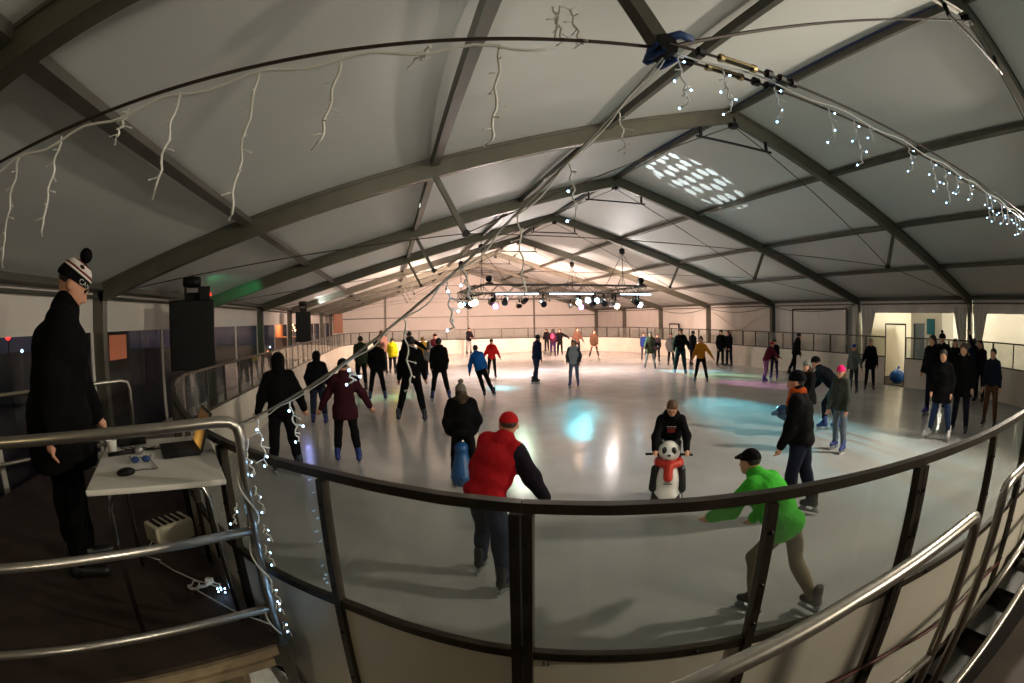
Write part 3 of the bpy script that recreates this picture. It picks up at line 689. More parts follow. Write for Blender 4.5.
# ------------------------------------------------------------------ flown lighting truss
TX0, TX1, TY0, TY1, TZ0, TZ1 = 2.95, 9.08, 16.53, 21.53, 2.98, 3.27
tr = tag(empty('lighting_truss', ((TX0+TX1)/2, (TY0+TY1)/2, TZ0)), 'rectangular aluminium lighting truss hung from the tent frames', 'truss')
def truss_side(a, b):
    a, b = V3(a), V3(b); d = b-a; L = np.linalg.norm(d); d /= L; r = np.cross(d, (0, 0, 1)); h = TZ1-TZ0
    cs = [r*sx*h/2+V3((0, 0, sz*h/2)) for sx in (-1, 1) for sz in (-1, 1)]
    sec = child_of(tr, MB().tube([a+cs[0], b+cs[0]], .025, 8).build('chord', M_ALUD, smooth=True))
    for c in cs[1:]: child_of(tr, MB().tube([a+c, b+c], .025, 8).build('chord', M_ALUD, smooth=True))
    n = int(L/.3); mb = MB()
    for k in range(n):
        p, q = a+d*L*k/n, a+d*L*(k+1)/n; z = 1 if k % 2 else -1
        for (c1, c2) in ((0, 1), (2, 3), (0, 2), (1, 3)):
            e, g = (c1, c2) if z > 0 else (c2, c1); mb.tube([p+cs[e], q+cs[g]], .011, 5, False)
    child_of(tr, mb.build('lacing', M_ALUD))
zc = (TZ0+TZ1)/2
truss_side((TX0, TY0, zc), (TX1, TY0, zc)); truss_side((TX0, TY1, zc), (TX1, TY1, zc)); truss_side((TX0, TY0+.15, zc), (TX0, TY1-.15, zc)); truss_side((TX1, TY0+.15, zc), (TX1, TY1-.15, zc))
hn = 0
for (x, y, i, lab) in ((3.0, TY0, 3, 'front left'), (8.15, TY0, 3, 'front right'), (3.0, TY1, 4, 'back left'), (8.05, TY1, 4, 'back right')):
    zr = raf(i, (x-XM)/HW)[2]-.13
    h = tag(empty('chain_hoist', (x, y, zr-.15)), 'black chain hoist holding up the truss at its '+lab+' corner', 'hoist', 'chain hoists on the truss')
    child_of(h, MB().lathe([(.05, -.12), (.10, -.10), (.10, .08), (.05, .11)], 12, Matrix.Translation((x, y, zr-.22))).build('motor', M_BLACK, smooth=True))
    child_of(h, MB().tube([(x, y, zr+.05), (x, y, zr-.12)], .014, 6).build('sling', M_RUBBER))
    child_of(h, MB().tube([(x, y, zr-.3), (x, y, TZ1+.45)], .014, 6).build('chain', M_RUBBER))
    for sx in (-.75, -.04, .08, 1.0):
        bx = x+sx*(.9 if i == 3 else .5)
        if TX0-.1 < bx < TX1+.1: child_of(h, MB().tube([(x, y, TZ1+.5 if abs(sx) < .5 else zr-.3), (bx, y, TZ1)], .010, 5).build('bridle', M_RUBBER))
# LED bars and lamps under the truss
M_BAR = glow('led_bar_white', (205, 235, 255), 5.0)
for x0, x1, y, lab in ((3.4, 4.9, TY0-.2, 'left end'), (5.25, 6.9, TY0-.2, 'middle'), (7.9, 9.2, TY0-.2, 'right end')):
    b = tag(empty('light_bar', ((x0+x1)/2, y, TZ0-.02)), 'glowing white light bar on the '+lab+' of the truss front', 'light bar', 'light bars on the truss front')
    child_of(b, MB().box((x0, y-.03, TZ0-.06), (x1, y+.03, TZ0+.0)).build('housing', M_BLACKM))
    child_of(b, MB().box((x0+.02, y-.045, TZ0-.055), (x1-.02, y-.03, TZ0-.01)).build('diffuser', M_BAR))
FIX = []
M_WLENS = {'w': glow('lens_warm', (255, 214, 170), 30.), 'c': glow('lens_cool', (200, 235, 255), 14.), 'm': glow('lens_magenta', (235, 140, 235), 6.), 'o': mat('lens_off', (40, 45, 52), .15)}
M_CAN = {'k': M_BLACK, 's': mat('polished_can', (150, 155, 158), .3, .8), 't': mat('teal_can', (40, 96, 108), .4, .3)}
def parcan(x, y, z, aim, lens, can, label, L=.30, R=.10):
    f = tag(empty('stage_light', (x, y, z)), label, 'stage light', 'stage lights on the truss')
    d = V3(aim)-V3((x, y, z)); d /= np.linalg.norm(d); c = V3((x, y, z-.06)); 
    child_of(f, MB().tube([c-d*L*.55, c-d*L*.5, c-d*L*.2, c+d*L*.3, c+d*L*.5], [R*.4, R*.75, R*.95, R, R*1.08], 14).build('can', M_CAN[can], smooth=True))
    child_of(f, MB().tube([c+d*L*.5, c+d*(L*.5+.012)], R*.98, 14).build('lens', M_WLENS[lens]))
    r = np.cross(d, (0, 0, 1)); r /= np.linalg.norm(r)+1e-9
    child_of(f, MB().tube([c+r*(R+.02), c+r*(R+.03)+V3((0, 0, .17)), c-r*(R+.03)+V3((0, 0, .17)), c-r*(R+.02)], .012, 6).build('yoke', M_BLACKM))
    child_of(f, MB().box((x-.03, y-.03, min(z+.1, TZ0-.06)), (x+.03, y+.03, TZ0-.022)).build('clamp', M_BLACKM))
    return f
names = ['far left front', 'left front beside it', 'left side near the front', 'left side middle', 'left side towards the back', 'under the left light bar', 'left of the middle', 'at the middle front', 'right of the middle', 'right half', 'right half beside the last', 'near the right light bar', 'right front corner', 'right side', 'back middle', 'back right', 'back left', 'just right of the centre hanging low', 'between the right lamps', 'small one right of the middle', 'small one left of the middle', 'left end hanging low', 'right end hanging low']
spots = [(2.805, TY0+.3, 2.80, (2, 8, 0), 'w', 'k'), (3.3, TY0-.145, 2.78, (3, 26, 0), 'o', 'k'), (2.805, 17.6, 2.75, (2.2, 0, 1.4), 'w', 's'), (2.805, 18.8, 2.75, (5, 30, 1), 'm', 'k'), (2.805, 20.2, 2.8, (0, 10, 0), 'w', 'k'),
         (3.75, TY0-.145, 2.78, (2, 12, 0), 'o', 'k'), (5.05, TY0-.145, 2.70, (5, 10, 0), 'o', 't'), (6.3, TY0-.145, 2.75, (6, 4, 0), 'w', 'k'), (6.65, TY0-.145, 2.80, (5.5, 0, 1.6), 'c', 's'), (6.9, TY0-.145, 2.65, (8, 26, 0), 'm', 'k'),
         (7.3, TY0-.145, 2.72, (6, 10, 0), 'o', 'k'), (7.65, TY0-.145, 2.66, (8, 27, 1), 'w', 's'), (8.55, TY0-.145, 2.74, (11, 10, 0), 'o', 'k'), (9.225, 17.6, 2.74, (12, 14, 0), 'c', 'k'), (5.6, TY1+.145, 2.74, (5, 30, 3), 'w', 'k'), (8.0, TY1+.145, 2.74, (9, 31, 2), 'w', 's'), (3.4, TY1+.145, 2.74, (2, 31, 2), 'w', 'k'),
         (6.5, TY0+.145, 2.58, (6, 0, 0), 'm', 's'), (7.9, TY0+.145, 2.62, (7, 4, 0), 'w', 's'), (7.1, TY0+.145, 2.80, (7, 2, 1), 'c', 'k'), (4.5, TY0+.145, 2.80, (4, 30, 0), 'o', 'k'), (3.45, TY0+.145, 2.62, (3, 0, 1), 'm', 'k'), (8.85, TY0+.145, 2.66, (9, 2, 0), 'c', 'k')]
for (x, y, z, aim, le, ca), nm in zip(spots, names): parcan(x, y, z, aim, le, ca, 'stage light on the truss, '+nm)
for k, (x, y, t) in enumerate(((3.25, TY0, 'front left'), (8.9, TY0, 'front right'))):
    m = tag(empty('moving_head', (x, y, TZ1)), 'moving head lamp standing on the truss, '+t, 'stage light', 'moving heads on the truss')
    child_of(m, MB().box((x-.12, y-.1, TZ1), (x+.12, y+.1, TZ1+.08)).build('base', M_BLACK)); child_of(m, MB().ball((x, y, TZ1+.2), .13, 12, (1, 1, .9)).build('lamp_head', M_BLACK, smooth=True))
# gobo projector throwing a pattern of dots on the right roof slope
g0 = V3((SP1[0]+.28, SP1[1]+.02, 2.94)); g1 = onz(686, 177, 4.9)
for s_ in range(200):      # walk the pixel ray to the roof
    q = CAMP+ray(686, 177)*(3+s_*.05)
    if q[2] > ZR-(abs(q[0]-XM)/HW)*(ZR-ZE)+.1: g1 = q; break
gb = lamp('gobo_beam', tuple(g0), tuple(g1), 11000, (.86, .97, 1), 9.5, .12, .003)
gb.data.use_nodes = True; nt = gb.data.node_tree; em = nt.nodes['Emission']
tc = nt.nodes.new('ShaderNodeTexCoord'); mp = nt.nodes.new('ShaderNodeMapping'); mp.inputs['Scale'].default_value = (38, 38, 38)
vo = nt.nodes.new('ShaderNodeTexVoronoi'); vo.voronoi_dimensions = '2D'; vo.inputs['Scale'].default_value = 1.0; vo.inputs['Randomness'].default_value = .3
dv = nt.nodes.new('ShaderNodeVectorMath'); dv.operation = 'DIVIDE'; sx = nt.nodes.new('ShaderNodeSeparateXYZ'); cb = nt.nodes.new('ShaderNodeCombineXYZ')
nt.links.new(tc.outputs['Normal'], sx.inputs[0])
for k in range(3): nt.links.new(sx.outputs[2], cb.inputs[k])
nt.links.new(tc.outputs['Normal'], dv.inputs[0]); nt.links.new(cb.outputs[0], dv.inputs[1]); nt.links.new(dv.outputs[0], mp.inputs[0]); nt.links.new(mp.outputs[0], vo.inputs['Vector'])
cr = nt.nodes.new('ShaderNodeValToRGB'); cr.color_ramp.elements[0].position = .32; cr.color_ramp.elements[0].color = (1, 1, 1, 1); cr.color_ramp.elements[1].position = .38; cr.color_ramp.elements[1].color = (0, 0, 0, 1)
nt.links.new(vo.outputs['Distance'], cr.inputs[0]); nt.links.new(cr.outputs[0], em.inputs['Strength'])

# floodlight housings on the near frame, added fills included (their lamps are at the top of the script)
for (a, b, p, c, cone), nm in zip(FLOODS, ('on the right of the frame above the camera', 'added on the left of the frame above the camera to even the ice', 'added behind the camera on the right to brighten the roof', 'behind the camera on the left', 'low behind the camera over the steps')):
    f = tag(empty('floodlight', a), 'floodlight '+nm, 'floodlight', 'floodlights on the near frame')
    d = V3(b)-V3(a); d /= np.linalg.norm(d); c_ = V3(a)-d*.1
    child_of(f, MB().bar(c_-d*.08, c_, .36, .26).build('housing', M_BLACKM))
    child_of(f, MB().tube([c_-d*.04, V3((c_[0], c_[1], ZR-(abs(c_[0]-XM)/HW)*(ZR-ZE)-.1))], .015, 6).build('bracket', M_BLACKM))

# ------------------------------------------------------------------ slings and turnbuckles at the left strut of the first frame
SL = raf(0, -.5, -.955)+V3((.43, 0, 0))
M_SLING = mat('blue_sling', (38, 72, 128), .7, 0, .2, 40)
sg = tag(empty('lifting_sling', tuple(SL)), 'blue webbing sling wrapped round the strut foot overhead', 'sling')
for k, (dx, dz, r) in enumerate(((-.035, -.022, .020), (.015, .015, .024), (.038, -.034, .018), (-.01, -.01, .022), (.055, .034, .018))):
    pts = [SL+V3((dx+r*math.cos(a), .05*math.sin(a*2)+.02*k, dz+r*math.sin(a)*.8)) for a in np.linspace(0, 2*math.pi, 16)]
    child_of(sg, MB().tube(pts, .012, 6).build('webbing', M_SLING, smooth=True))
child_of(sg, MB().tube([SL+V3((.03, .0, .06)), SL+V3((.10, 0, .10)), SL+V3((.16, 0, .09))], .02, 6).build('strap_end', M_SLING, smooth=True))
M_BRASS = mat('zinc_plated', (170, 150, 110), .35, .8)
RT = raf(0, .5, -.955)+V3((-.43, 0, 0)); TD = (RT-SL)/np.linalg.norm(RT-SL)
for k, oy in enumerate((-.05, .05)):
    t_ = tag(empty('turnbuckle', tuple(SL+TD*.34+V3((0, oy, 0)))), 'zinc turnbuckle in the overhead tie cable, '+('the upper one' if k == 0 else 'the lower one'), 'turnbuckle', 'turnbuckles at the strut')
    c0 = SL+V3((0, oy, 0))
    for s in (-1, 1): child_of(t_, MB().tube([c0+TD*.26+V3((0, s*.014, 0)), c0+TD*.44+V3((0, s*.014, 0))], .007, 6).build('side_bar', M_BRASS))
    child_of(t_, MB().tube([c0+TD*.25, c0+TD*.27], .02, 8).build('end_nut', M_BRASS)); child_of(t_, MB().tube([c0+TD*.43, c0+TD*.45], .02, 8).build('end_nut', M_BRASS))
    for q in (.14, .52, .60, .68): child_of(t_, MB().tube([c0+TD*q, c0+TD*(q+.03)], .022, 8).build('cable_clamp', M_BLACKM))

# ------------------------------------------------------------------ icicle light strings
BULB_ON = MB().ball((0, 0, 0), .0050, 8).mesh('bulb', M_LED, True); BULB_OFF = MB().ball((0, 0, 0), .0045, 6).mesh('bulb', M_LEDOFF, True)
def drop(root, top, length, lit, drift=(0, 0), hook=0., nb=6, big=1.):
    """one hanging strand of an icicle string with short twigs that end in bulbs"""
    n = 14; pts = [V3(top)]
    for k in range(1, n+1):
        t = k/n
        pts.append(V3(top)+V3((drift[0]*t+.006*math.sin(k*1.3+top[0]*9)+.003*math.sin(k*3.1), drift[1]*t+.005*math.cos(k*1.7+top[0]*7), -length*t+hook*max(0, t-.75)*4*length*.3)))
    mb = MB().tube(pts, (.0032 if lit else .0052)*big, 5); ends = []
    for k in range(2, n+1, max(1, n//nb)):
        a = k*2.4; e = pts[k]+V3((.035*math.cos(a), .035*math.sin(a), -.012)); mb.tube([pts[k], e], .0026*big, 4); ends.append(e)
    ends.append(pts[-1])
    d = child_of(root, mb.build('strand', M_WHITECORD, smooth=True))
    for ie, e in enumerate(ends):
        b = link('bulb', BULB_ON if lit and ie % 2 == len(ends) % 2 else BULB_OFF, d); b.matrix_parent_inverse = d.matrix_parent_inverse; b.parent = d
        b.matrix_parent_inverse = Matrix.Identity(4); b.location = tuple(e)
    return d
# unlit string along the left eave cable of the first frame
EV = raf(0, -.93, -.29)
def on_eave_cable(t): return SL+(EV-SL)*t
us = tag(empty('icicle_light_string', tuple(SL)), 'unlit white icicle light string along the overhead cable on the left', 'light string')
child_of(us, MB().tube([on_eave_cable(t)+V3((0, -.01, -.03-.03*math.sin(t*40)**2)) for t in np.linspace(.10, .97, 60)], .006, 5).build('cord', M_WHITECORD, smooth=True))
def t_for_px(px, A, B):
    best = min(np.linspace(0, 1, 800), key=lambda t: abs(proj(A+(B-A)*t)[0]-px)); return best
def proj(P):
    d = V3(P)-CAMP; a, b, c = d@CF, d@CR, d@CU; rho = math.hypot(b, c); th = math.atan2(rho, a); q = 2*FPX*math.sin(th/2)
    return 512+q*b/rho, 341.5-q*c/rho
for px, ln, hk in ((22, .42, 0), (64, .36, 0), (132, .10, 0), (183, .36, 0), (262, .50, 0), (344, .34, .2), (430, .05, 0)):
    t = t_for_px(px, SL, EV); drop(us, on_eave_cable(t)+V3((0, -.01, -.03)), ln, False, (-.05, .02), hk)
for px, ln, hk in ((500, .40, .25),):
    t = t_for_px(px, SL, EV); drop(us, on_eave_cable(t)+V3((0, 0, -.03)), ln, False, (-.03, .02), hk)
tw = tag(empty('icicle_light_string', tuple(SL+V3((-.4, 0, .3)))), 'tangle of unlit icicle lights above the overhead cable at the top middle', 'light string')
t = t_for_px(555, SL, EV); q0 = on_eave_cable(t)
for k in range(2): drop(tw, q0+V3((.07*k, 0, .16)), .20, False, (.05, .02), .9)
child_of(tw, MB().tube([q0+V3((0, 0, .0)), q0+V3((.03, .0, .17)), q0+V3((.07, 0, .16)), q0+V3((.12, 0, .2))], .004, 5).build('cord', M_WHITECORD, smooth=True))
# lit string along the tie cable to the right
ls = tag(empty('icicle_light_string', tuple(SL+V3((.1, 0, 0)))), 'glowing icicle light string along the overhead cable on the right', 'light string')
def on_tie(t, dz=0): p = SL+(RT-SL)*t; return p+V3((0, 0, -.03*4*t*(1-t)+dz))
child_of(ls, MB().tube([on_tie(t)+V3((0, -.02, -.015-.012*math.sin(t*90))) for t in np.linspace(0, .9, 90)], .0042, 5).build('cord', M_WHITECORD, smooth=True))
for px, ln, nb in ((676, .22, 5), (722, .20, 5), (773, .16, 4), (826, .17, 4), (852, .24, 6), (868, .08, 2), (907, .14, 4), (930, .20, 5), (943, .24, 7), (955, .13, 4), (968, .12, 4), (985, .19, 7), (990, .2, 6), (1000, .17, 6), (1006, .14, 5), (1014, .2, 7), (1018, .17, 6)):
    t = t_for_px(px, SL, RT); drop(ls, on_tie(t, -.02), ln, True, (.015, .0), 0, nb, 1.2)
# rope with lights from the strut down to the stage railing
A, B = SL+V3((0, 0, -.04)), RP+V3((0, 0, DZ+1.06))
def on_rope(t): return A+(B-A)*t-V3((0, 0, .2*4*t*(1-t)))
lr = tag(empty('icicle_light_string', tuple(B)), 'lit light string on a rope slung from the overhead strut to the stage railing', 'light string')
child_of(lr, MB().tube([on_rope(t) for t in np.linspace(0, 1, 50)], .0052, 6).build('rope', mat('grey_rope', (150, 148, 142), .7), smooth=True))
child_of(lr, MB().tube([on_rope(t)+V3((.012*math.sin(t*50), .0, -.012-.006*math.cos(t*60))) for t in np.linspace(0, 1, 90)], .0030, 5).build('cord', M_WHITECORD, smooth=True))
def t_rope(px): return min(np.linspace(0, 1, 600), key=lambda t: abs(proj(on_rope(t))[0]-px))
for px, ln, lit, hk, nb in ((618, .20, False, .9, 4), (569, .20, True, 0, 3), (518, .30, False, .2, 5), (464, .12, True, 0, 3), (447, .16, True, 0, 4), (404, .26, False, .1, 4), (347, .07, True, 0, 4), (290, .16, True, 0, 4), (257, .20, True, 0, 5)):
    drop(lr, on_rope(t_rope(px))+V3((0, 0, -.01)), ln, lit, (.02, 0), hk, nb, 1.1 if lit else .62)
# string winding down the railing post and over the stage floor
lpst = tag(empty('icicle_light_string', tuple(RP+V3((0, 0, DZ)))), 'lit light string wound round the corner post of the stage railing', 'light string')
pts = [RP+V3((.034*math.cos(a*1.3), .034*math.sin(a*1.3), DZ+1.0-.98*a/14)) for a in np.linspace(0, 14, 80)]
child_of(lpst, MB().tube(pts, .005, 5).build('cord', M_WHITECORD, smooth=True))
for k, (z, dx, ln) in enumerate(((.95, .03, .10), (.80, .05, .12), (.62, .06, .07), (.52, .05, .10), (.32, .04, .10), (.22, .04, .05), (.10, .05, .06), (.72, -.05, .1))):
    drop(lpst, RP+V3((dx, -.03, DZ+z)), ln, True, (.03 if dx > 0 else -.03, -.01), 0, 3, 1.1)
fls = tag(empty('light_string_coil', tuple(onz(212, 590, DZ))), 'coil of white light string with glowing bulbs lying on the stage floor', 'light string')
c1 = onz(212, 588, DZ+.02); e1, e0 = RP+V3((-.05, .08, DZ+.01)), onz(160, 562, DZ+.01)
pts = [e0, (e0*.7+c1*.3)+V3((0, 0, -.01)), (e0*.3+c1*.7)]+[c1+V3((.05*math.cos(a)*(1+.2*math.sin(3*a))-.01*a, .05*math.sin(a*1.3), .012+.006*math.sin(5*a))) for a in np.linspace(0, 14, 60)]+[(c1*.5+e1*.5)+V3((.0, -.06, -.01)), e1]
child_of(fls, MB().tube(pts, .005, 5).build('cord', M_WHITECORD, smooth=True))
bevel(child_of(fls, MB().box(tuple(c1+V3((-.05, .03, .01))), tuple(c1+V3((0, .06, .04)))).build('plug', M_WHITECORD)), .004)
for k in range(6): b = child_of(fls, link('bulb', BULB_ON)); b.location = tuple(onz(222, 592, DZ+.03)+V3((.02*math.cos(k*2), .02*math.sin(k*2.3), .006*k)))

# ------------------------------------------------------------------ side tent contents seen through the opening, things outside the windows
M_BLUEB = mat('blue_plastic', (30, 92, 170), .4); M_TEAL = mat('teal_panel', (40, 120, 135), .5)
dk = onx(893, 350, XR+2.0)
dr = tag(empty('swing_door', (15.0, 8.33, GZ)), 'dark teal door leaf standing open behind the rink gate', 'door')
child_of(dr, MB().box((14.62, 8.30, GZ), (15.35, 8.36, 1.95)).build('leaf', mat('teal_door', (34, 70, 84), .5))); child_of(dr, MB().box((14.66, 8.36, .85), (14.80, 8.40, .9)).build('handle', M_STEEL))
bg = onx(897, 376, XR+.55)
bag = tag(empty('bin_bag', (bg[0], bg[1], GZ)), 'bright blue plastic sack lying on the floor behind the rink gate', 'sack')
child_of(bag, MB().ball((bg[0], bg[1], GZ+.24), .30, 14, (1, 1.1, .8)).build('sack', mat('blue_sack', (40, 110, 200), .35, 0, .25, 6, .8, 9), smooth=True)); child_of(bag, MB().tube([(bg[0], bg[1], GZ+.42), (bg[0]+.03, bg[1], GZ+.5), (bg[0]+.1, bg[1], GZ+.56)], [.07, .03, .06], 10).build('tied_neck', MATS['blue_sack'], smooth=True))
fx = onx(926, 335, XR+1.6)
fg = tag(empty('cabin', (XR+2.2, fx[1], GZ)), 'white cabin with a blue window behind the boards', 'cabin')
bevel(child_of(fg, MB().box((XR+1.6, fx[1]-.75, GZ), (XR+2.8, fx[1]+.75, 2.35)).build('body', mat('cabin_white', (228, 224, 212), .5))), .06, 3)
child_of(fg, MB().box((XR+1.57, fx[1]-.42, 1.55), (XR+1.6, fx[1]-.05, 2.1)).build('window', M_TEAL)); child_of(fg, MB().box((XR+1.575, fx[1]+.1, 1.2), (XR+1.6, fx[1]+.6, 1.9)).build('notice', mat('paper', (235, 235, 230), .7)))
# outdoors to the left: a lit stall, a lit facade, strings of coloured lamps in the dark
og = MB().box((-60, -10, -.4), (XL-.5, 60, GZ-.02)).build('ground', mat('night_ground', (30, 30, 34), .8)); tag(og, 'dark ground outside the left windows', 'ground', kind='structure')
stl = tag(empty('market_stall', (-12.5, 27, GZ)), 'brightly lit market stall outside the left windows', 'stall')
sq = {'f': onx(295, 350, -9.0)}
yb_ = sq['f'][1]
child_of(stl, MB().box((-10.6, yb_-1.6, GZ), (-10.5, yb_+1.9, 2.3)).build('back_wall', mat('stall_wood', (190, 130, 80), .7)))
child_of(stl, MB().box((-10.6, yb_-1.6, GZ), (-9.0, yb_+1.9, 1.0)).build('counter', MATS['stall_wood'])); child_of(stl, MB().box((-10.8, yb_-1.8, 2.3), (-8.6, yb_+2.1, 2.4)).build('roof', M_WOOD))
for k in range(6): child_of(stl, MB().ball((-9.2, yb_-1.3+.55*k, 2.05-.25*(k % 3)), .09, 8).build('bulb', glow('stall_bulb', (255, 190, 120), 14.)))
l = bpy.data.lights.new('stall_lamp', 'POINT'); l.energy = 220; l.color = (1, .55, .3); l.shadow_soft_size = .1; o = bpy.data.objects.new('stall_lamp', l); COL.objects.link(o); o.location = (-9.6, yb_, 2.0)
fc = tag(empty('hut', (-8, 9.2, GZ)), 'small orange lit hut outside the near left window', 'hut')
hq = onx(118, 350, -8.0)
child_of(fc, MB().box((-9.2, hq[1]-.75, GZ), (-8.0, hq[1]+.75, 2.15)).build('wall', M_WOOD)); child_of(fc, MB().box((-8.0, hq[1]-.5, 1.35), (-7.98, hq[1]+.5, 2.02)).build('lit_window', mat('hut_window', (180, 110, 76), .7, emit=(230, 130, 84), es=.35))); child_of(fc, MB().box((-9.3, hq[1]-.65, 2.15), (-7.9, hq[1]+.65, 2.25)).build('roof', M_WOOD))
for px, py, col, r, nm in ((8, 337, (255, 30, 30), .09, 'leftmost red'), (40, 337, (255, 30, 30), .10, 'middle red'), (84, 332, (255, 40, 40), .16, 'large red beside the presenter'), (139, 327, (255, 225, 200), .10, 'white beside the near column'), (144, 327, (255, 235, 215), .09, 'second white beside the near column'), (155, 326, (255, 170, 110), .06, 'small amber'), (22, 351, (170, 215, 255), .05, 'small blue-white'), (152, 402, (255, 120, 50), .07, 'amber low down'), (268, 352, (255, 170, 110), .12, 'amber by the stall'), (270, 347, (190, 210, 255), .08, 'pale blue by the stall')):
    p = onx(px, py, -11.0)
    s_ = tag(empty('street_lamp', (p[0], p[1], GZ)), nm+' lamp outside the left windows', 'lamp', 'lamps outside the left windows')
    child_of(s_, MB().ball(p, r, 10).build('globe', glow('lamp_%d_%d' % (px, py), col, 7.), smooth=True)); child_of(s_, MB().tube([(p[0], p[1], GZ), (p[0], p[1], p[2]-r)], .03, 6).build('pole', M_BLACKM))

# ------------------------------------------------------------------ people: bodies and clothes grown from smooth blended volumes
def surfnet(Vv, lo, h):
    s = Vv < 0; nx, ny, nz = Vv.shape
    def cn(a, dx, dy, dz): return a[dx:nx-1+dx, dy:ny-1+dy, dz:nz-1+dz]
    cnt = sum(cn(s, i, j, k).astype(np.int8) for i in (0, 1) for j in (0, 1) for k in (0, 1))
    mixed = (cnt > 0) & (cnt < 8); cells = np.argwhere(mixed)
    if len(cells) == 0: return np.zeros((0, 3)), np.zeros((0, 4), int)
    idx = -np.ones(mixed.shape, np.int64); idx[mixed] = np.arange(len(cells))
    pos = np.zeros((len(cells), 3)); num_ = np.zeros(len(cells))
    ci, cj, ck = cells.T
    for ax in range(3):
        for u in (0, 1):
            for w in (0, 1):
                o = [0, 0, 0]; o[(ax+1) % 3] = u; o[(ax+2) % 3] = w; e = list(o); e[ax] = 1
                va = Vv[ci+o[0], cj+o[1], ck+o[2]]; vb = Vv[ci+e[0], cj+e[1], ck+e[2]]
                m = (va < 0) != (vb < 0); t = np.where(m, va/np.where(m, va-vb, 1), 0)
                p = np.tile(np.array(o, float), (len(cells), 1)); p[:, ax] = t
                pos += p*m[:, None]; num_ += m
    verts = lo+h*(cells+pos/num_[:, None])
    quads = []
    for ax in range(3):
        b, c = (ax+1) % 3, (ax+2) % 3
        sl0 = [slice(None)]*3; sl1 = [slice(None)]*3
        sl0[ax] = slice(0, -1); sl1[ax] = slice(1, None)
        A_, B_ = s[tuple(sl0)], s[tuple(sl1)]
        cr_ = A_ != B_; E = np.argwhere(cr_)
        E = E[(E[:, b] > 0) & (E[:, c] > 0) & (E[:, b] < Vv.shape[b]-1) & (E[:, c] < Vv.shape[c]-1)]
        if len(E) == 0: continue
        def at(db, dc):
            q = E.copy(); q[:, b] += db; q[:, c] += dc; return idx[q[:, 0], q[:, 1], q[:, 2]]
        Q = np.stack([at(-1, -1), at(0, -1), at(0, 0), at(-1, 0)], 1)
        fl_ = ~A_[E[:, 0], E[:, 1], E[:, 2]]
        Q[fl_] = Q[fl_][:, ::-1]; quads.append(Q)
    return verts, np.concatenate(quads) if quads else np.zeros((0, 4), int)
def sdf_mesh(prims, h, k=.03, cuts=(), subs=(), wob=0., seed=0):
    """prims: ('c',a,b,ra,rb) rounded cones, ('e',centre,radii,axes) ellipsoids; cuts: (normal, point) half-spaces kept below"""
    los, his = [], []
    for p in prims:
        if p[0] == 'c':
            r = max(p[3], p[4]); los.append(np.minimum(p[1], p[2])-r); his.append(np.maximum(p[1], p[2])+r)
        else:
            r = max(p[2]); los.append(p[1]-r); his.append(p[1]+r)
    pad = 3*h+.01
    lo = np.min(los, 0)-pad; hi = np.max(his, 0)+pad
    n = np.ceil((hi-lo)/h).astype(int)+1
    Vv = np.full(n, .12, np.float32)
    ax = [lo[i]+h*np.arange(n[i]) for i in range(3)]
    def dist(p, X, Y, Z):
        if p[0] == 'c':
            a, b = p[1], p[2]; ba = b-a; L2 = ba@ba+1e-12
            t = np.clip(((X-a[0])*ba[0]+(Y-a[1])*ba[1]+(Z-a[2])*ba[2])/L2, 0, 1)
            return np.sqrt((X-a[0]-t*ba[0])**2+(Y-a[1]-t*ba[1])**2+(Z-a[2]-t*ba[2])**2)-(p[3]+(p[4]-p[3])*t)
        c, r, M = p[1], p[2], p[3]
        q = [((X-c[0])*M[i][0]+(Y-c[1])*M[i][1]+(Z-c[2])*M[i][2]) for i in range(3)]
        k0 = np.sqrt(sum((q[i]/r[i])**2 for i in range(3))); k1 = np.sqrt(sum((q[i]/r[i]**2)**2 for i in range(3)))+1e-6
        return k0*(k0-1)/k1
    def region(l, g, extra):
        i0 = np.maximum(((l-extra-lo)/h).astype(int), 0); i1 = np.minimum(np.ceil((g+extra-lo)/h).astype(int)+1, n)
        return tuple(slice(a, b) for a, b in zip(i0, i1))
    for p, l, g in zip(prims, los, his):
        sl = region(l, g, .09+k)
        X, Y, Z = np.meshgrid(*[ax[i][sl[i]] for i in range(3)], indexing='ij', sparse=True)
        d = dist(p, X, Y, Z); o = Vv[sl]
        hh = np.clip(.5+.5*(o-d)/k, 0, 1); Vv[sl] = o+(d-o)*hh-k*hh*(1-hh)
    X, Y, Z = np.meshgrid(*ax, indexing='ij', sparse=True)
    if wob:
        Vv = Vv+wob*(np.sin(X*23+seed)*np.sin(Z*31+seed*2+Y*9)+.6*np.sin(Y*27+Z*17+seed))*.5
    for nrm, pt in cuts:
        Vv = np.maximum(Vv, (X-pt[0])*nrm[0]+(Y-pt[1])*nrm[1]+(Z-pt[2])*nrm[2])
    for p in subs: Vv = np.maximum(Vv, -dist(p, X, Y, Z))
    Vv[0] = Vv[-1] = .1; Vv[:, 0] = Vv[:, -1] = .1; Vv[:, :, 0] = Vv[:, :, -1] = .1
    return surfnet(Vv, lo, h)
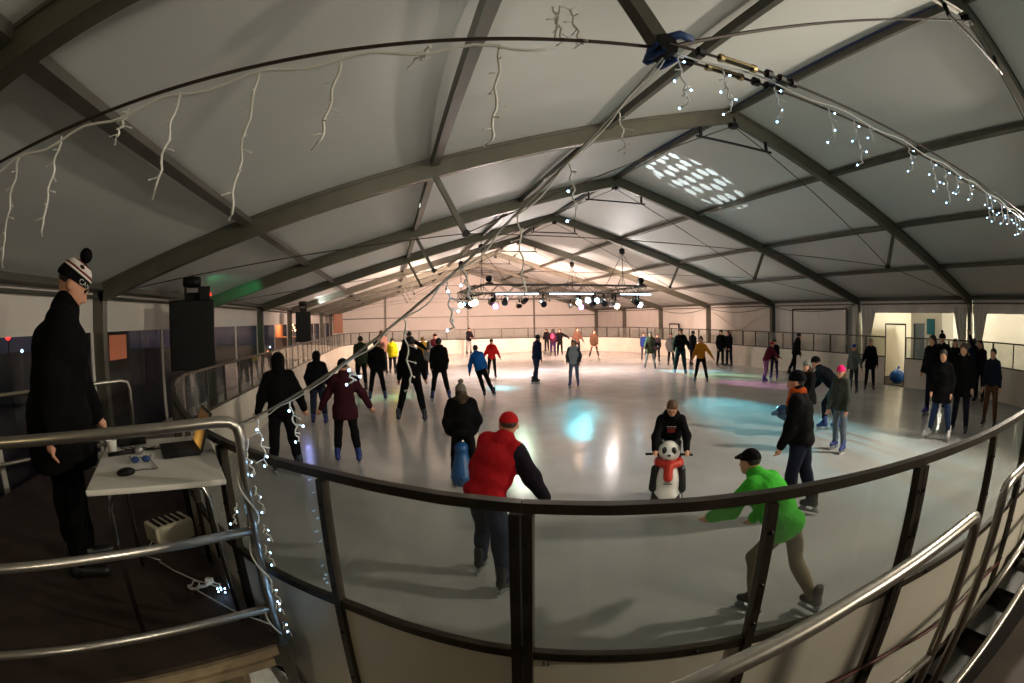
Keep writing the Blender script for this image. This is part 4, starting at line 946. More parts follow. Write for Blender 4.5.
def np_mesh(name, parts, mats):
    """parts: list of (verts, quads, material index array or int)"""
    vs = []; fs = []; mi = []; o = 0
    for v, q, m in parts:
        vs.append(v); fs.append(q+o); o += len(v); mi.append(np.full(len(q), m) if np.isscalar(m) else m)
    v = np.concatenate(vs); q = np.concatenate(fs); mi = np.concatenate(mi)
    me = bpy.data.meshes.new(name); me.vertices.add(len(v)); me.vertices.foreach_set('co', v.ravel())
    me.loops.add(q.size); me.loops.foreach_set('vertex_index', q.ravel()); me.polygons.add(len(q))
    me.polygons.foreach_set('loop_start', np.arange(0, q.size, 4)); me.polygons.foreach_set('loop_total', np.full(len(q), 4))
    me.update(calc_edges=True); me.validate()
    for m in mats: me.materials.append(m)
    me.polygons.foreach_set('material_index', mi.astype(np.int32)); me.polygons.foreach_set('use_smooth', np.ones(len(q), bool))
    return me
def unit(v): v = V3(v); return v/(np.linalg.norm(v)+1e-12)
SKIN = [mat('skin_a', (205, 150, 120), .55, 0, .06, 12), mat('skin_b', (226, 178, 150), .55, 0, .06, 12), mat('skin_c', (176, 122, 92), .55, 0, .06, 12)]
M_EYE = mat('eye_dark', (28, 20, 16), .3); M_LIP = mat('lips', (160, 84, 74), .5); M_BROW = mat('brow', (44, 30, 20), .8)
def cloth(rgb):
    n = 'cloth_%d_%d_%d' % rgb
    return mat(n, tuple(int(v*.8) if max(rgb) < 40 else v for v in rgb), .9, 0, .16, 9, .5, 30, .12)
SKMESH = {}
def skate_mesh(col):
    if col in SKMESH: return SKMESH[col]
    E3 = np.eye(3)
    v, q = sdf_mesh([('c', V3((0, -.05, .115)), V3((0, .13, .10)), .042, .036), ('c', V3((0, -.04, .12)), V3((0, -.035, .27)), .041, .043), ('c', V3((0, .06, .14)), V3((0, -.02, .22)), .034, .045)], .013, .03, cuts=((V3((0, 0, -1)), V3((0, 0, .068))), (V3((0, 0, 1)), V3((0, 0, .285)))))
    boot = np_mesh('skate', [(v, q, 0)], [mat('skate_%d_%d_%d' % col, col, .45)])
    b = MB(); b.box((-.004, -.12, 0), (.004, .17, .035)); b.box((-.02, -.09, .03), (.02, -.03, .07)); b.box((-.02, .06, .03), (.02, .14, .07))
    SKMESH[col] = (boot, b.mesh('blade', mat('blade_steel', (175, 178, 182), .3, .9)))
    return SKMESH[col]
PCOUNT = [0]
def person(label, feet, top, rel, cat='person', H=None, lean=4, side=0, legs=((4, 4, 6), (-4, 4, 6)), arms=((5, 10, 12, 4), (5, 10, 12, 4)), head=(10, 0),
           top_c=(22, 22, 24), top_kind='jacket', hem=-.05, puff=.014, sleeve_c=None, pants=(24, 26, 34), wide=1., skates=(26, 52, 120), skin=0,
           hair=('short', (40, 28, 20)), hat=None, hood=None, scarf=None, hands='bare', group='skaters on the ice', base=0., pos=None, anchor='mid', extra=None, fem=False, sleeve_side=0, gloves=(20, 20, 22), shoes=False):
    rootxy = V3(onz(feet[0], feet[1], base)) if pos is None else V3(pos)
    bearing = math.atan2(rootxy[0], rootxy[1]); dist = math.hypot(rootxy[0], rootxy[1])
    if H is None:
        d = ray(*top); tt = dist/math.hypot(d[0], d[1]); ztop = HC+d[2]*tt
    # ---- skeleton for unit height; forward +y, right +x
    R = math.radians
    def leg(s, fx, ab, kn, out=8):
        hip = V3((s*.052, 0, 0)); t = V3((s*math.sin(R(ab)), math.sin(R(fx))*math.cos(R(ab)), -math.cos(R(fx))*math.cos(R(ab))))
        kne = hip+.236*t; f2 = fx-kn
        sh = V3((s*math.sin(R(ab))*.9, math.sin(R(f2))*math.cos(R(ab)), -math.cos(R(f2))*math.cos(R(ab)))); ank = kne+.238*unit(sh)
        return hip, kne, ank, f2, out
    LG = [leg(-1, *legs[0]), leg(1, *legs[1])]
    up = unit((math.sin(R(side)), math.sin(R(lean)), math.cos(R(lean)))); rt = unit(np.cross((0, 1, 0), up)) if False else unit(V3((1, 0, 0))-up*up[0]); fw = np.cross(up, rt)
    sc_w = .92 if fem else 1.
    S = .292*up
    def arm(s, fl_, ab, el, inn):
        sh = S+rt*s*.092*sc_w-up*.016
        d1 = unit((s*math.sin(R(ab)), math.sin(R(fl_))*math.cos(R(ab)), -math.cos(R(fl_))*math.cos(R(ab))))
        elb = sh+.172*d1; f2 = fl_+el
        d2 = unit((s*math.sin(R(ab-inn*2.0)), math.sin(R(f2))*math.cos(R(ab*.5)), -math.cos(R(f2))*math.cos(R(ab*.5)))); wr_ = elb+.148*d2
        return sh, elb, wr_, d2
    AR = [arm(-1, *arms[0]), arm(1, *arms[1])]
    hp_, hy = R(head[0]), R(head[1])
    hu = unit(up*1.0+V3((0, math.sin(R(lean)*0+hp_*.6), 0))); nb = S+up*.03; hc = nb+unit(up*.6+V3((0, 0, .4)))*.080+V3((0, .012+.03*math.sin(hp_), 0))
    hz = unit((0, math.sin(hp_), math.cos(hp_))); hyv = unit((math.sin(hy)*math.cos(hp_), math.cos(hy)*math.cos(hp_), -math.sin(hp_))); hx = np.cross(hyv, hz); hz = np.cross(hx, hyv)
    HM = np.array([hx, hyv, hz])
    HS = 1.1
    def hpnt(x, y, z): return hc+(hx*x+hyv*y+hz*z)*HS
    foot_lo = min(LG[0][2][2], LG[1][2][2]); extra_top = .060+(.008 if not hat else .012)+(.03 if hat and hat[0] == 'pompom' else 0)
    ztop1 = hc[2]+extra_top*max(.75, hz[2])-foot_lo
    lift = .10 if not shoes else .0      # skates raise the ankle
    if H is None: h = (ztop-base-(.095 if not shoes else .07))/ztop1
    else: h = H
    h = max(.95, min(2.0, h))
    ank_z = .125 if not shoes else .085
    ank_z *= (h/1.68)
    off = V3((0, 0, -foot_lo*h+ank_z))
    both = [l for l in LG if l[2][2] < foot_lo+.06]
    if anchor == 'mid': c_xy = np.mean([l[2] for l in both], 0)
    else: c_xy = LG[0][2] if LG[0][2][2] <= LG[1][2][2] else LG[1][2]
    off[0] -= c_xy[0]*h; off[1] -= c_xy[1]*h
    T = lambda p: V3(p)*h+off
    vox = min(.045, max(.0125, dist/507*1.5)); fine = max(.0065, vox*.55); near_ = dist < 9
    root = tag(empty('person', (rootxy[0], rootxy[1], base), -(bearing+R(rel))), label, cat, group)
    PCOUNT[0] += 1; seed = PCOUNT[0]*1.7
    def add(name, parts, mats, parent=root):
        o = bpy.data.objects.new(name, np_mesh(name, parts, mats)); COL.objects.link(o); o.parent = parent; return o
    C = lambda a, b, ra, rb: ('c', T(a), T(b), ra*h, rb*h)
    El = lambda c, r, M=np.array([rt, fw, up]): ('e', T(c), V3(r)*h*(HS if M is HM else 1.), M)
    # ---- body (skin)
    headp = [El(hpnt(0, -.006, .004), (.0435, .053, .05), HM), El(hpnt(0, .014, -.022), (.037, .038, .046), HM), El(hpnt(0, .030, -.052), (.021, .019, .016), HM),
             C(nb-up*.02, hpnt(0, -.008, -.04), .031, .029)]
    if near_:
        headp += [C(hpnt(0, .048, -.004), hpnt(0, .060, -.024), .005, .0075), El(hpnt(.043, -.004, -.012), (.006, .011, .017), HM), El(hpnt(-.043, -.004, -.012), (.006, .011, .017), HM),
                  C(hpnt(-.014, .046, .008), hpnt(.014, .046, .008), .007, .007), C(hpnt(-.009, .047, -.036), hpnt(.009, .047, -.036), .0055, .0055)]
    v, q = sdf_mesh(headp, fine, .012*h)
    mi = np.zeros(len(q), int)
    if near_:
        cen = v[q].mean(1)
        for ex in (-.0165, .0165):
            mi[np.linalg.norm((cen-T(hpnt(ex, .048, -.001)))*1., axis=1) < .0075*h] = 1
            mi[np.linalg.norm((cen-T(hpnt(ex, .051, .010)))*np.array([.6, 1, 1]), axis=1) < .0055*h] = 3
        mi[np.linalg.norm((cen-T(hpnt(0, .051, -.036)))*np.array([.6, 1, 1.2]), axis=1) < .0085*h] = 2
    bparts = [(v, q, mi)]
    torso = [El(.215*up, (.090*sc_w, .060, .10)), El(.10*up, (.078*sc_w, .056, .09)), El(-.005*up, (.080, .060, .06))]
    limbs = []
    for hip, kne, ank, f2, out in LG: limbs += [C(hip, kne, .05, .034), C(kne, ank, .034, .023)]
    for sh, elb, wr_, d2 in AR: limbs += [C(sh, elb, .03, .024), C(elb, wr_, .024, .017)]
    v, q = sdf_mesh(torso+limbs+[C(S-up*.03, nb, .045, .03)], max(vox*1.3, .02), .03*h); bparts.append((v, q, 0))
    for s, (sh, elb, wr_, d2) in zip((-1, 1), AR):
        pin = unit(np.cross(d2, (s*1., 0, 0))+1e-6); latr = unit(np.cross(pin, d2))*1.   # palm frame
        pal = wr_+d2*.028
        hand = [C(wr_-d2*.02, wr_+d2*.01, .0165, .016), C(wr_+d2*.006, pal+d2*.014, .017, .019)]
        if near_:
            curl = unit(np.cross(latr, d2)); curl = curl if curl[1] > 0 else -curl
            for fi, ln in zip((-1.5, -.5, .5, 1.5), (.036, .043, .045, .038)):
                b0 = pal+d2*.016+latr*fi*.0098; b1 = b0+unit(d2+curl*.25)*ln*.5; b2 = b1+unit(d2+curl*1.1)*ln*.5
                hand += [C(b0-d2*.012, b1, .0062, .0056), C(b1, b2, .0056, .0046)]
            t0 = wr_+d2*.014-latr*s*.016; t1 = t0+unit(d2*.7-latr*s*.9+curl*.3)*.022; hand += [C(t0, t1, .0072, .0062), C(t1, t1+unit(d2+curl*.5)*.02, .006, .005)]
            v, q = sdf_mesh(hand, .006 if dist < 5 else .009, .0035*h)
        else:
            v, q = sdf_mesh(hand+[C(pal, pal+d2*.05, .016, .010)], fine, .008*h)
        bparts.append((v, q, 0 if hands == 'bare' else 4))
    add('body', bparts, [SKIN[skin], M_EYE, M_LIP, M_BROW, cloth(gloves)])
    # ---- clothes
    P = puff*1.15+.004; tors = [El(.195*up, (.099*sc_w+P*.8, .070+P, .100+P*.3)), El(.10*up, (.088*sc_w+P, .066+P, .09)), El((.0 if hem < -.02 else .04)*up, (.090*sc_w+P, .070+P, .075)), C(nb-up*.012, S-up*.014-rt*.078, .040, .034+P*.3), C(nb-up*.012, S-up*.014+rt*.078, .040, .034+P*.3)]
    if hem < -.09:
        tors += [C(V3((0, 0, -.01)), V3((0, 0, hem))+V3((0, 0, -.03)), .075+P, .082+P*1.2+(.012 if fem else 0)), C(V3((.03, 0, -.01)), V3((.035, 0, hem-.03)), .07+P, .075+P), C(V3((-.03, 0, -.01)), V3((-.035, 0, hem-.03)), .07+P, .075+P)]
    armp = []
    for sh, elb, wr_, d2 in AR: armp += [C(sh, elb, .034+P*.5, .030+P*.5), C(elb, wr_-d2*.004, .031+P*.5, .0235+P*.3)]
    tcuts = [(V3((0, 0, -1)) if hem < -.09 else -up, T(V3((0, 0, hem)) if hem < -.09 else up*hem))]
    collar = [C(nb-up*.03, nb+up*(.03 if top_kind == 'coat' else .014)+V3((0, .004, 0)), .05, .043)]
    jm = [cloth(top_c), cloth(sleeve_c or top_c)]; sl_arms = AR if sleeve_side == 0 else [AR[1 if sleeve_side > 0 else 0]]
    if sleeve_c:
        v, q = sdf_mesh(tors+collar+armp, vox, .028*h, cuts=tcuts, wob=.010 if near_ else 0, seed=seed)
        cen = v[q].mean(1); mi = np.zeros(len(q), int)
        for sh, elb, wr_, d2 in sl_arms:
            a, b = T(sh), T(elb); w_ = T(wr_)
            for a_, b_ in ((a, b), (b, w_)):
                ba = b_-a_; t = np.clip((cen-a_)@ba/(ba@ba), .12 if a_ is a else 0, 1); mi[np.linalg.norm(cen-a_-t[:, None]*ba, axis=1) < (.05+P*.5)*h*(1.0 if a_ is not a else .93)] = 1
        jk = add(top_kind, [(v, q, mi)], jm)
    else:
        v, q = sdf_mesh(tors+collar+armp, vox, .028*h, cuts=tcuts, wob=.010 if near_ else 0, seed=seed); jk = add(top_kind, [(v, q, 0)], jm)
    lw = wide
    trp = [El(-.005*up, (.085, .066, .062))]
    for hip, kne, ank, f2, out in LG: trp += [C(hip, kne, .056*lw, .040*lw), C(kne, ank+(kne-ank)*.10, .040*lw, .031*lw), C(kne-V3((0, .012, .03)), kne*.5+ank*.5-V3((0, .012, 0)), .034*lw, .033*lw)]
    v, q = sdf_mesh(trp, vox, .02*h, wob=.008 if near_ else 0, seed=seed+3); add('trousers', [(v, q, 0)], [cloth(pants)])
    # ---- feet
    for s, (hip, kne, ank, f2, out) in zip((-1, 1), LG):
        p = T(ank); up_amt = (ank[2]-foot_lo)*h; pitch = 0 if up_amt < .03 else min(60, abs(min(f2, 0))*.9)
        boot, blade = skate_mesh(skates) if not shoes else shoe_mesh(skates)
        o = link('skate' if not shoes else 'shoe', boot, root); sc = h/1.68
        o.matrix_parent_inverse = Matrix.Identity(4)
        o.matrix_local = Matrix.Translation(p-V3((0, 0, ank_z))) @ Matrix.Rotation(-s*R(out), 4, 'Z') @ Matrix.Rotation(-R(pitch), 4, 'X') @ Matrix.Diagonal((sc, sc, sc, 1))
        if blade: b = link('blade', blade, o)
    # ---- hair, hat, hood, scarf
    if hair:
        hk_ = .94 if hat else 1.
        kind, hc_ = hair; hm = mat('hair_%d_%d_%d' % hc_, hc_, .6, 0, .25, 30, .6, 60)
        pr_ = [El(hpnt(0, -.010, .008), (.0475*hk_, .056*hk_, .052*hk_), HM)]; sb = [El(hpnt(0, .058, -.026), (.040, .038, .050), HM)]
        if kind == 'short': cu = [(-hz*1.0+hyv*.35, T(hpnt(0, 0, -.028)))]
        else:
            cu = []
            if kind == 'long': pr_ += [C(hpnt(0, -.034, .0), hpnt(0, -.05, -.06), .036, .036), C(hpnt(.03, -.02, -.02), S+V3((.035, -.055, -.03)), .025, .022), C(hpnt(-.03, -.02, -.02), S+V3((-.035, -.055, -.03)), .025, .022), C(hpnt(0, -.045, -.04), S+V3((0, -.07, -.04)), .035, .028)]
            elif kind == 'pony': pr_ += [C(hpnt(0, -.055, .02), hpnt(0, -.085, -.01), .016, .020), C(hpnt(0, -.085, -.01), hpnt(0, -.085, -.07), .020, .010)]; cu = [(-hz+hyv*.35, T(hpnt(0, 0, -.028)))]
            elif kind == 'bun': pr_ += [El(hpnt(0, -.02, .062), (.024, .024, .022), HM)]; cu = [(-hz+hyv*.35, T(hpnt(0, 0, -.028)))]
        if hat: cu = list(cu)+[(hz, T(hpnt(0, 0, .010)))]
        v, q = sdf_mesh(pr_, fine, .012*h, cuts=cu, subs=sb, wob=.004, seed=seed); add('hair', [(v, q, 0)], [hm])
    if hat:
        hk, hcol = hat[0], hat[1]
        if hk in ('beanie', 'pompom'):
            v, q = sdf_mesh([El(hpnt(0, -.008, .010), (.049, .059, .056), HM), El(hpnt(0, -.008, .002), (.0515, .0615, .034), HM)], fine, .006*h, cuts=[(unit(-hz+hyv*.12), T(hpnt(0, 0, .000)))], wob=.004, seed=seed)
            ht_ = add('hat', [(v, q, 0)], [cloth(hcol)])
            if hk == 'pompom':
                v, q = sdf_mesh([El(hpnt(0, -.012, .080), (.023, .023, .022), HM)], fine, .01, wob=.008, seed=seed); add('pompom', [(v, q, 0)], [cloth(hat[2] if len(hat) > 2 else hcol)], ht_)
        elif hk == 'cap':
            v, q = sdf_mesh([El(hpnt(0, -.006, .006), (.048, .057, .052), HM), C(hpnt(-.022, .058, .014), hpnt(.022, .058, .014), .007, .007), C(hpnt(0, .05, .016), hpnt(0, .085, .010), .02, .010)], fine, .008, cuts=[(-hz, T(hpnt(0, 0, .004)))]); add('cap', [(v, q, 0)], [cloth(hcol)])
    if hood:
        if hood[0] == 'up':
            v, q = sdf_mesh([El(hpnt(0, -.012, .004), (.056, .066, .062), HM), C(hpnt(0, -.02, -.03), nb-V3((0, .02, 0)), .054, .055)], vox, .02, subs=[El(hpnt(0, .062, -.014), (.036, .046, .05), HM)]); add('hood', [(v, q, 0)], [cloth(hood[1])])
        else:   # lying back or fur edged
            ring = []; rr = .055
            for k in range(10):
                a0, a1 = 2*math.pi*k/10, 2*math.pi*(k+1)/10
                ring.append(C(nb+V3((rr*math.cos(a0), -.018+rr*.9*math.sin(a0), .008-.018*math.sin(a0))), nb+V3((rr*math.cos(a1), -.018+rr*.9*math.sin(a1), .008-.018*math.sin(a1))), .021, .021))
            v, q = sdf_mesh(ring+([C(nb+V3((0, -.06, .0)), nb+V3((0, -.075, -.05)), .035, .02)]), vox*.8, .02, wob=.012 if hood[0] == 'fur' else .004, seed=seed); add('fur_collar' if hood[0] == 'fur' else 'hood', [(v, q, 0)], [cloth(hood[1])])
    if scarf:
        ring = [C(nb+V3((.047*math.cos(2*math.pi*k/10), .006+.045*math.sin(2*math.pi*k/10), .012+.008*math.sin(k*2.1))), nb+V3((.047*math.cos(2*math.pi*(k+1)/10), .006+.045*math.sin(2*math.pi*(k+1)/10), .012+.008*math.sin((k+1)*2.1))), .020, .020) for k in range(10)]
        v, q = sdf_mesh(ring+[C(nb+V3((.01, .055, .0)), nb+V3((.018, .078, -.08)), .018, .02)], vox*.8, .012, wob=.006, seed=seed); add('scarf', [(v, q, 0)], [cloth(scarf)])
    if extra: extra(root, T, dict(S=S, up=up, rt=rt, fw=fw, nb=nb, hpnt=hpnt, h=h, AR=AR, LG=LG, C=C, El=El, add=add, jacket=jk, fine=fine, HM=HM))
    return root, T, AR, h
SHOEM = {}
def shoe_mesh(col):
    if col not in SHOEM:
        v, q = sdf_mesh([('c', V3((0, -.05, .045)), V3((0, .15, .035)), .042, .036), ('c', V3((0, -.045, .05)), V3((0, -.04, .12)), .044, .042)], .013, .03, cuts=((V3((0, 0, -1)), V3((0, 0, .0))),))
        SHOEM[col] = np_mesh('shoe', [(v, q, 0)], [mat('shoe_%d_%d_%d' % col, col, .5)])
    return SHOEM[col], None

# ---- the presenter at the table
def dj_extra(root, T, k):
    hp, HM, h, El, add = k['hpnt'], k['HM'], k['h'], k['El'], k['add']
    for nm, z0, z1, col, rad in (('hat_white_band', .026, .033, (222, 216, 208), .0026), ('hat_maroon_band', .033, .038, (110, 24, 34), .0026), ('hat_white_band', .038, .056, (222, 216, 208), .0020), ('hat_maroon_band', .056, .060, (110, 24, 34), .0020)):
        v, q = sdf_mesh([El(hp(0, -.008, .010), (.049+rad, .059+rad, .056+rad), HM)], .006, .004, cuts=[(-HM[2], T(hp(0, 0, z0))), (HM[2], T(hp(0, 0, z1)))])
        add(nm, [(v, q, 0)], [cloth(col)])
    def stick(me, name, ang, z, r):
        # wraps a flat mesh round the head
        n = len(me.vertices); co = np.zeros(n*3); me.vertices.foreach_get('co', co); co = co.reshape(-1, 3); out = np.zeros_like(co)
        for i, (x, y, zz) in enumerate(co):
            a = ang-x/(.056*h); p = hp(.0515*math.sin(a)*(1+r)-0, -.008+.0615*math.cos(a)*(1+r), (z*h+y)/h-.0)
            out[i] = T(p)+zz*0
        me.vertices.foreach_set('co', out.ravel()); me.update(); o = link(name, me, root); return o
    stick(text_mesh('CAN', .040, cloth((225, 222, 215)), 'hat_letters'), 'hat_letters', math.radians(46), .012, .030)
    leaf = [(0, 1), (.18, .62), (.42, .74), (.36, .30), (.62, .50), (.70, .34), (.98, .36), (.82, .08), (.92, -.04), (.46, -.36), (.52, -.52), (.06, -.46), (.06, -.95), (-.06, -.95), (-.06, -.46), (-.52, -.52), (-.46, -.36), (-.92, -.04), (-.82, .08), (-.98, .36), (-.70, .34), (-.62, .50), (-.36, .30), (-.42, .74), (-.18, .62)]
    mbl = MB().add([(x*.021, y*.019, 0) for x, y in leaf]+[(0, 0, 0)], [(25, (i+1) % 25, i) for i in range(25)])
    stick(mbl.mesh('hat_leaf', cloth((52, 16, 24))), 'hat_leaf', math.radians(80), .046, -.17)
person('person in a long black coat and striped bobble hat bending over the table', None, (88, 260), 96, pos=(-2.16, 2.52, 0), base=DZ, lean=9, legs=((2, 3, 2), (-2, 3, 2)), arms=((12, 4, 14, 2), (-14, 10, 6, 2)), head=(34, 0),
       top_c=(12, 12, 14), top_kind='coat', hem=-.16, puff=.034, pants=(12, 12, 14), wide=1.2, shoes=True, skates=(14, 14, 15), hair=('short', (34, 26, 20)), hat=('pompom', (14, 13, 15), (16, 15, 17)), scarf=None, skin=0, group='staff', extra=dj_extra)

# ---- skaters, from the near ice to the far end
WIDE = ((2, 14, 4), (-2, 14, 4)); STRIDE = ((18, 4, 16), (-14, 6, 8)); GL = ((16, 5, 26), (-24, 8, 14)); STILL = ((2, 4, 4), (-1, 4, 4))
DOWN = ((10, 7, 26, 5), (-4, 8, 18, 5)); OUT = ((0, 38, 12, -4), (0, 38, 12, -4)); POCK = ((-16, 17, 50, 9), (-14, 18, 54, 10)); FRONT = ((22, 10, 60, 14), (22, 10, 60, 14)); BAL = ((4, 24, 14, 0), (4, 24, 14, 0))
BLK = (17, 17, 19); DK = (26, 27, 33); NAVY = (26, 34, 58); JEAN = (52, 68, 98); LJEAN = (104, 120, 146); BSK = (20, 42, 104); KSK = (18, 18, 20); WSK = (228, 226, 220); BRN = (44, 30, 22)
def chest_print(root, T, k):
    m1, m2 = cloth((150, 60, 58)), cloth((196, 190, 184)); S, up, rt = k['S'], k['up'], k['rt']
    fwd = np.cross(up, rt)
    def patch(name, u0, u1, w0, w1, m):
        v = []; f = []; n = 6
        for a in range(n+1):
            for b in range(4):
                u = u0+(u1-u0)*a/n; w = w0+(w1-w0)*b/3
                v.append(T(S+rt*u+up*w+fwd*(.0835*math.sqrt(max(.05, 1-(u/.125)**2))*math.sqrt(max(.05, 1-((w+.085)/.125)**2))+.006)))
        for a in range(n):
            for b in range(3): f.append((a*4+b, (a+1)*4+b, (a+1)*4+b+1, a*4+b+1))
        o = MB().add(v, f).build(name, m, smooth=True); o.parent = root
    for r_ in range(3): patch('chest_print_block', -.036, .036, -.098+.018*r_, -.086+.018*r_, m1)
    for c in range(7): x = -.042+.0125*c; patch('chest_print_mark', x, x+.008, -.044+.004*(1-((c-3)/3)**2), -.036+.004*(1-((c-3)/3)**2), m2)
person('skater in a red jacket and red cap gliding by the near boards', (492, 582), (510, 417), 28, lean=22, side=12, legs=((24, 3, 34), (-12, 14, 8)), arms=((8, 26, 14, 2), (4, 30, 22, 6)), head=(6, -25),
       top_c=(150, 20, 27), sleeve_c=(30, 24, 34), sleeve_side=1, hem=-.05, puff=.026, pants=(46, 50, 66), wide=1.2, skates=(34, 34, 38), hair=('short', (60, 36, 24)), hat=('cap', (168, 24, 28)), anchor='mid')  # shade on the right sleeve is put into its dark colour
person('skater in a bright green shirt and dark cap crouching behind the near boards', (780, 612), (748, 457), -62, lean=46, legs=((34, 4, 46), (-16, 6, 22)), arms=((34, 8, 24, 2), (4, 10, 40, 2)), head=(10, 0),
       top_c=(72, 190, 58), hem=-.07, puff=.024, pants=(128, 118, 98), wide=1.0, skates=(48, 48, 46), hair=('short', (36, 26, 20)), hat=('cap', (24, 22, 22)))
person('person in a black printed hoodie leaning on the panda skating aid', (667, 497), (671, 398), 178, lean=26, legs=((14, 5, 12), (-4, 5, 10)), arms=((32, 16, 20, 8), (32, 16, 20, 8)), head=(40, 0),
       top_c=(15, 15, 17), top_kind='hoodie', hem=-.04, puff=.010, pants=(40, 42, 50), skates=BSK, hair=('short', (92, 62, 40)), hood=('back', (15, 15, 17)), extra=lambda r, T, k: chest_print(r, T, k))
person('person in a dark coat with orange scarf and black beanie skating on the right', (798, 516), (784, 372), -78, lean=8, legs=((8, 4, 10), (-10, 4, 8)), arms=((8, 8, 14, 4), (-4, 10, 16, 4)), head=(8, 0),
       top_c=BLK, top_kind='coat', hem=-.07, puff=.022, pants=(30, 34, 50), wide=1.15, skates=KSK, hat=('beanie', (16, 17, 24)), scarf=(196, 84, 34), hair=('short', (40, 30, 24)))
person('person in a black winter coat with fur collar and grey bobble hat, seen from behind', (466, 486), (466, 381), -4, lean=5, legs=((6, 6, 8), (-8, 9, 10)), arms=POCK, head=(4, 0), top_c=(14, 14, 16), top_kind='coat', hem=-.09, puff=.046, pants=BLK, wide=1.05, skates=KSK,
       hat=('pompom', (112, 104, 96)), hood=('fur', (66, 52, 40)), hair=('long', (60, 44, 34)), fem=True)
person('person in a black hooded jacket at the left boards seen from behind', (288, 474), (285, 355), -6, lean=4, legs=((5, 7, 6), (-6, 7, 6)), arms=((2, 22, 14, 2), (2, 24, 16, 2)), top_c=(14, 14, 16), hem=-.06, puff=.024, pants=(18, 18, 22), wide=1.15, skates=(40, 44, 62), hood=('up', (14, 14, 16)), hair=None)
person('person in a maroon flared jacket and torn black trousers, arms out', (349, 464), (347, 360), 2, lean=5, legs=((4, 7, 6), (-3, 7, 6)), arms=((2, 30, 10, 0), (2, 32, 10, 0)), top_c=(56, 22, 30), hem=-.10, puff=.016, pants=(22, 20, 24), skates=(24, 46, 116), hair=('bun', (24, 18, 16)), hat=('beanie', (24, 20, 22)), fem=True)
person('person in a dark hoodie and jeans with hands in the pockets', (320, 426), (317, 352), 8, lean=5, legs=((5, 5, 8), (-6, 6, 8)), arms=POCK, top_c=(20, 20, 26), hem=-.05, puff=.014, pants=(38, 44, 60), wide=1.1, skates=BSK, hood=('up', (20, 20, 26)), hair=None)
person('skater in an olive green jacket by the left boards', (362, 392), (357, 337), 10, legs=STILL, arms=DOWN, top_c=(52, 58, 40), pants=(30, 28, 30), skates=KSK, hair=('short', (26, 18, 14)))
person('person in a black jacket and trousers with feet apart behind the maroon jacket', (378, 401), (371, 341), 4, lean=4, legs=((2, 10, 4), (-2, 10, 4)), arms=DOWN, top_c=(16, 16, 18), puff=.02, pants=(18, 18, 20), skates=(30, 46, 86), hair=('short', (24, 18, 16)), hood=('back', (16, 16, 18)))
person('skater in a beige pink jacket with hands on hips on the left', (382, 374), (378, 331), 170, legs=STRIDE, arms=POCK, top_c=(150, 112, 98), pants=(34, 34, 40), skates=KSK, hair=('short', (70, 44, 32)), fem=True)
person('person in a bright yellow jacket on the left', (393, 375), (397, 338), 10, legs=STRIDE, arms=DOWN, top_c=(226, 214, 30), puff=.026, hem=-.07, pants=(28, 30, 40), skates=KSK, hair=('short', (30, 22, 18)))
person('skater in black leaning with one arm stretched out behind the yellow jacket', (409, 384), (408, 332), 20, lean=10, legs=STILL, arms=((0, 12, 8, 0), (4, 62, 10, -12)), top_c=(18, 20, 26), pants=(20, 20, 24), skates=KSK, hair=('short', (22, 18, 16)))
person('person in black with legs wide apart in the left middle', (412, 423), (406, 338), 6, lean=6, legs=((3, 15, 6), (-2, 12, 6)), arms=((6, 14, 14, 3), (6, 14, 14, 3)), top_c=(15, 15, 17), puff=.016, pants=(16, 16, 18), skates=(30, 34, 52), hair=('short', (20, 16, 14)))
person('skater in a mustard yellow jacket beside the grey sweater', (424, 377), (427, 337), 0, legs=STRIDE, arms=DOWN, top_c=(176, 134, 34), puff=.02, pants=(30, 32, 42), skates=KSK, hair=('short', (128, 92, 40)))
person('skater in a dark red hat and top at the back of the left group', (436, 374), (436, 334), 180, legs=STILL, arms=DOWN, top_c=(96, 30, 38), pants=(28, 26, 30), skates=KSK, hat=('beanie', (60, 22, 26)))
person('skater in a light grey sweater and black leggings on the left', (430, 380), (433, 341), 0, lean=10, legs=STRIDE, arms=DOWN, top_c=(138, 138, 142), pants=(20, 20, 22), skates=BSK, hair=('long', (40, 28, 22)), fem=True)
person('person in a black coat with feet apart left of the blue jacket', (441, 401), (442, 339), -10, lean=6, legs=((6, 10, 8), (-6, 10, 8)), arms=DOWN, top_c=(16, 15, 18), puff=.022, hem=-.07, pants=(20, 20, 24), skates=(30, 50, 110), hair=('short', (20, 16, 16)), hood=('back', (20, 18, 20)))
person('person in a dark top and pale trousers standing by the far boards', (469, 354.5), (468, 328), 150, legs=STILL, arms=FRONT, top_c=(34, 28, 34), pants=(150, 146, 146), skates=KSK, hair=('short', (30, 22, 18)))
person('person in a bright blue jacket leaning into a turn', (489, 398), (470, 346), 12, lean=16, side=-18, legs=((8, -15, 8), (-12, 27, 4)), arms=((4, 14, 14, 3), (6, 20, 20, 6)), top_c=(28, 96, 172), puff=.012, hem=-.03, pants=(20, 20, 24), skates=(28, 30, 42), hair=('short', (22, 18, 18)))
person('person in a bright red jacket and black leggings in the middle distance', (492, 378), (490, 339), 176, lean=5, legs=((4, 5, 6), (-3, 5, 6)), arms=BAL, top_c=(206, 34, 34), hem=-.06, puff=.014, pants=(20, 20, 22), skates=KSK, hair=('short', (34, 26, 22)), hat=('beanie', (44, 34, 34)), fem=True)
person('person in a navy jacket and navy trousers gliding to the right', (535, 384), (540, 335), 60, lean=6, legs=((10, 4, 10), (-10, 5, 8)), arms=DOWN, top_c=(24, 34, 60), pants=(36, 46, 76), wide=1.1, skates=KSK, hair=('short', (20, 18, 20)))
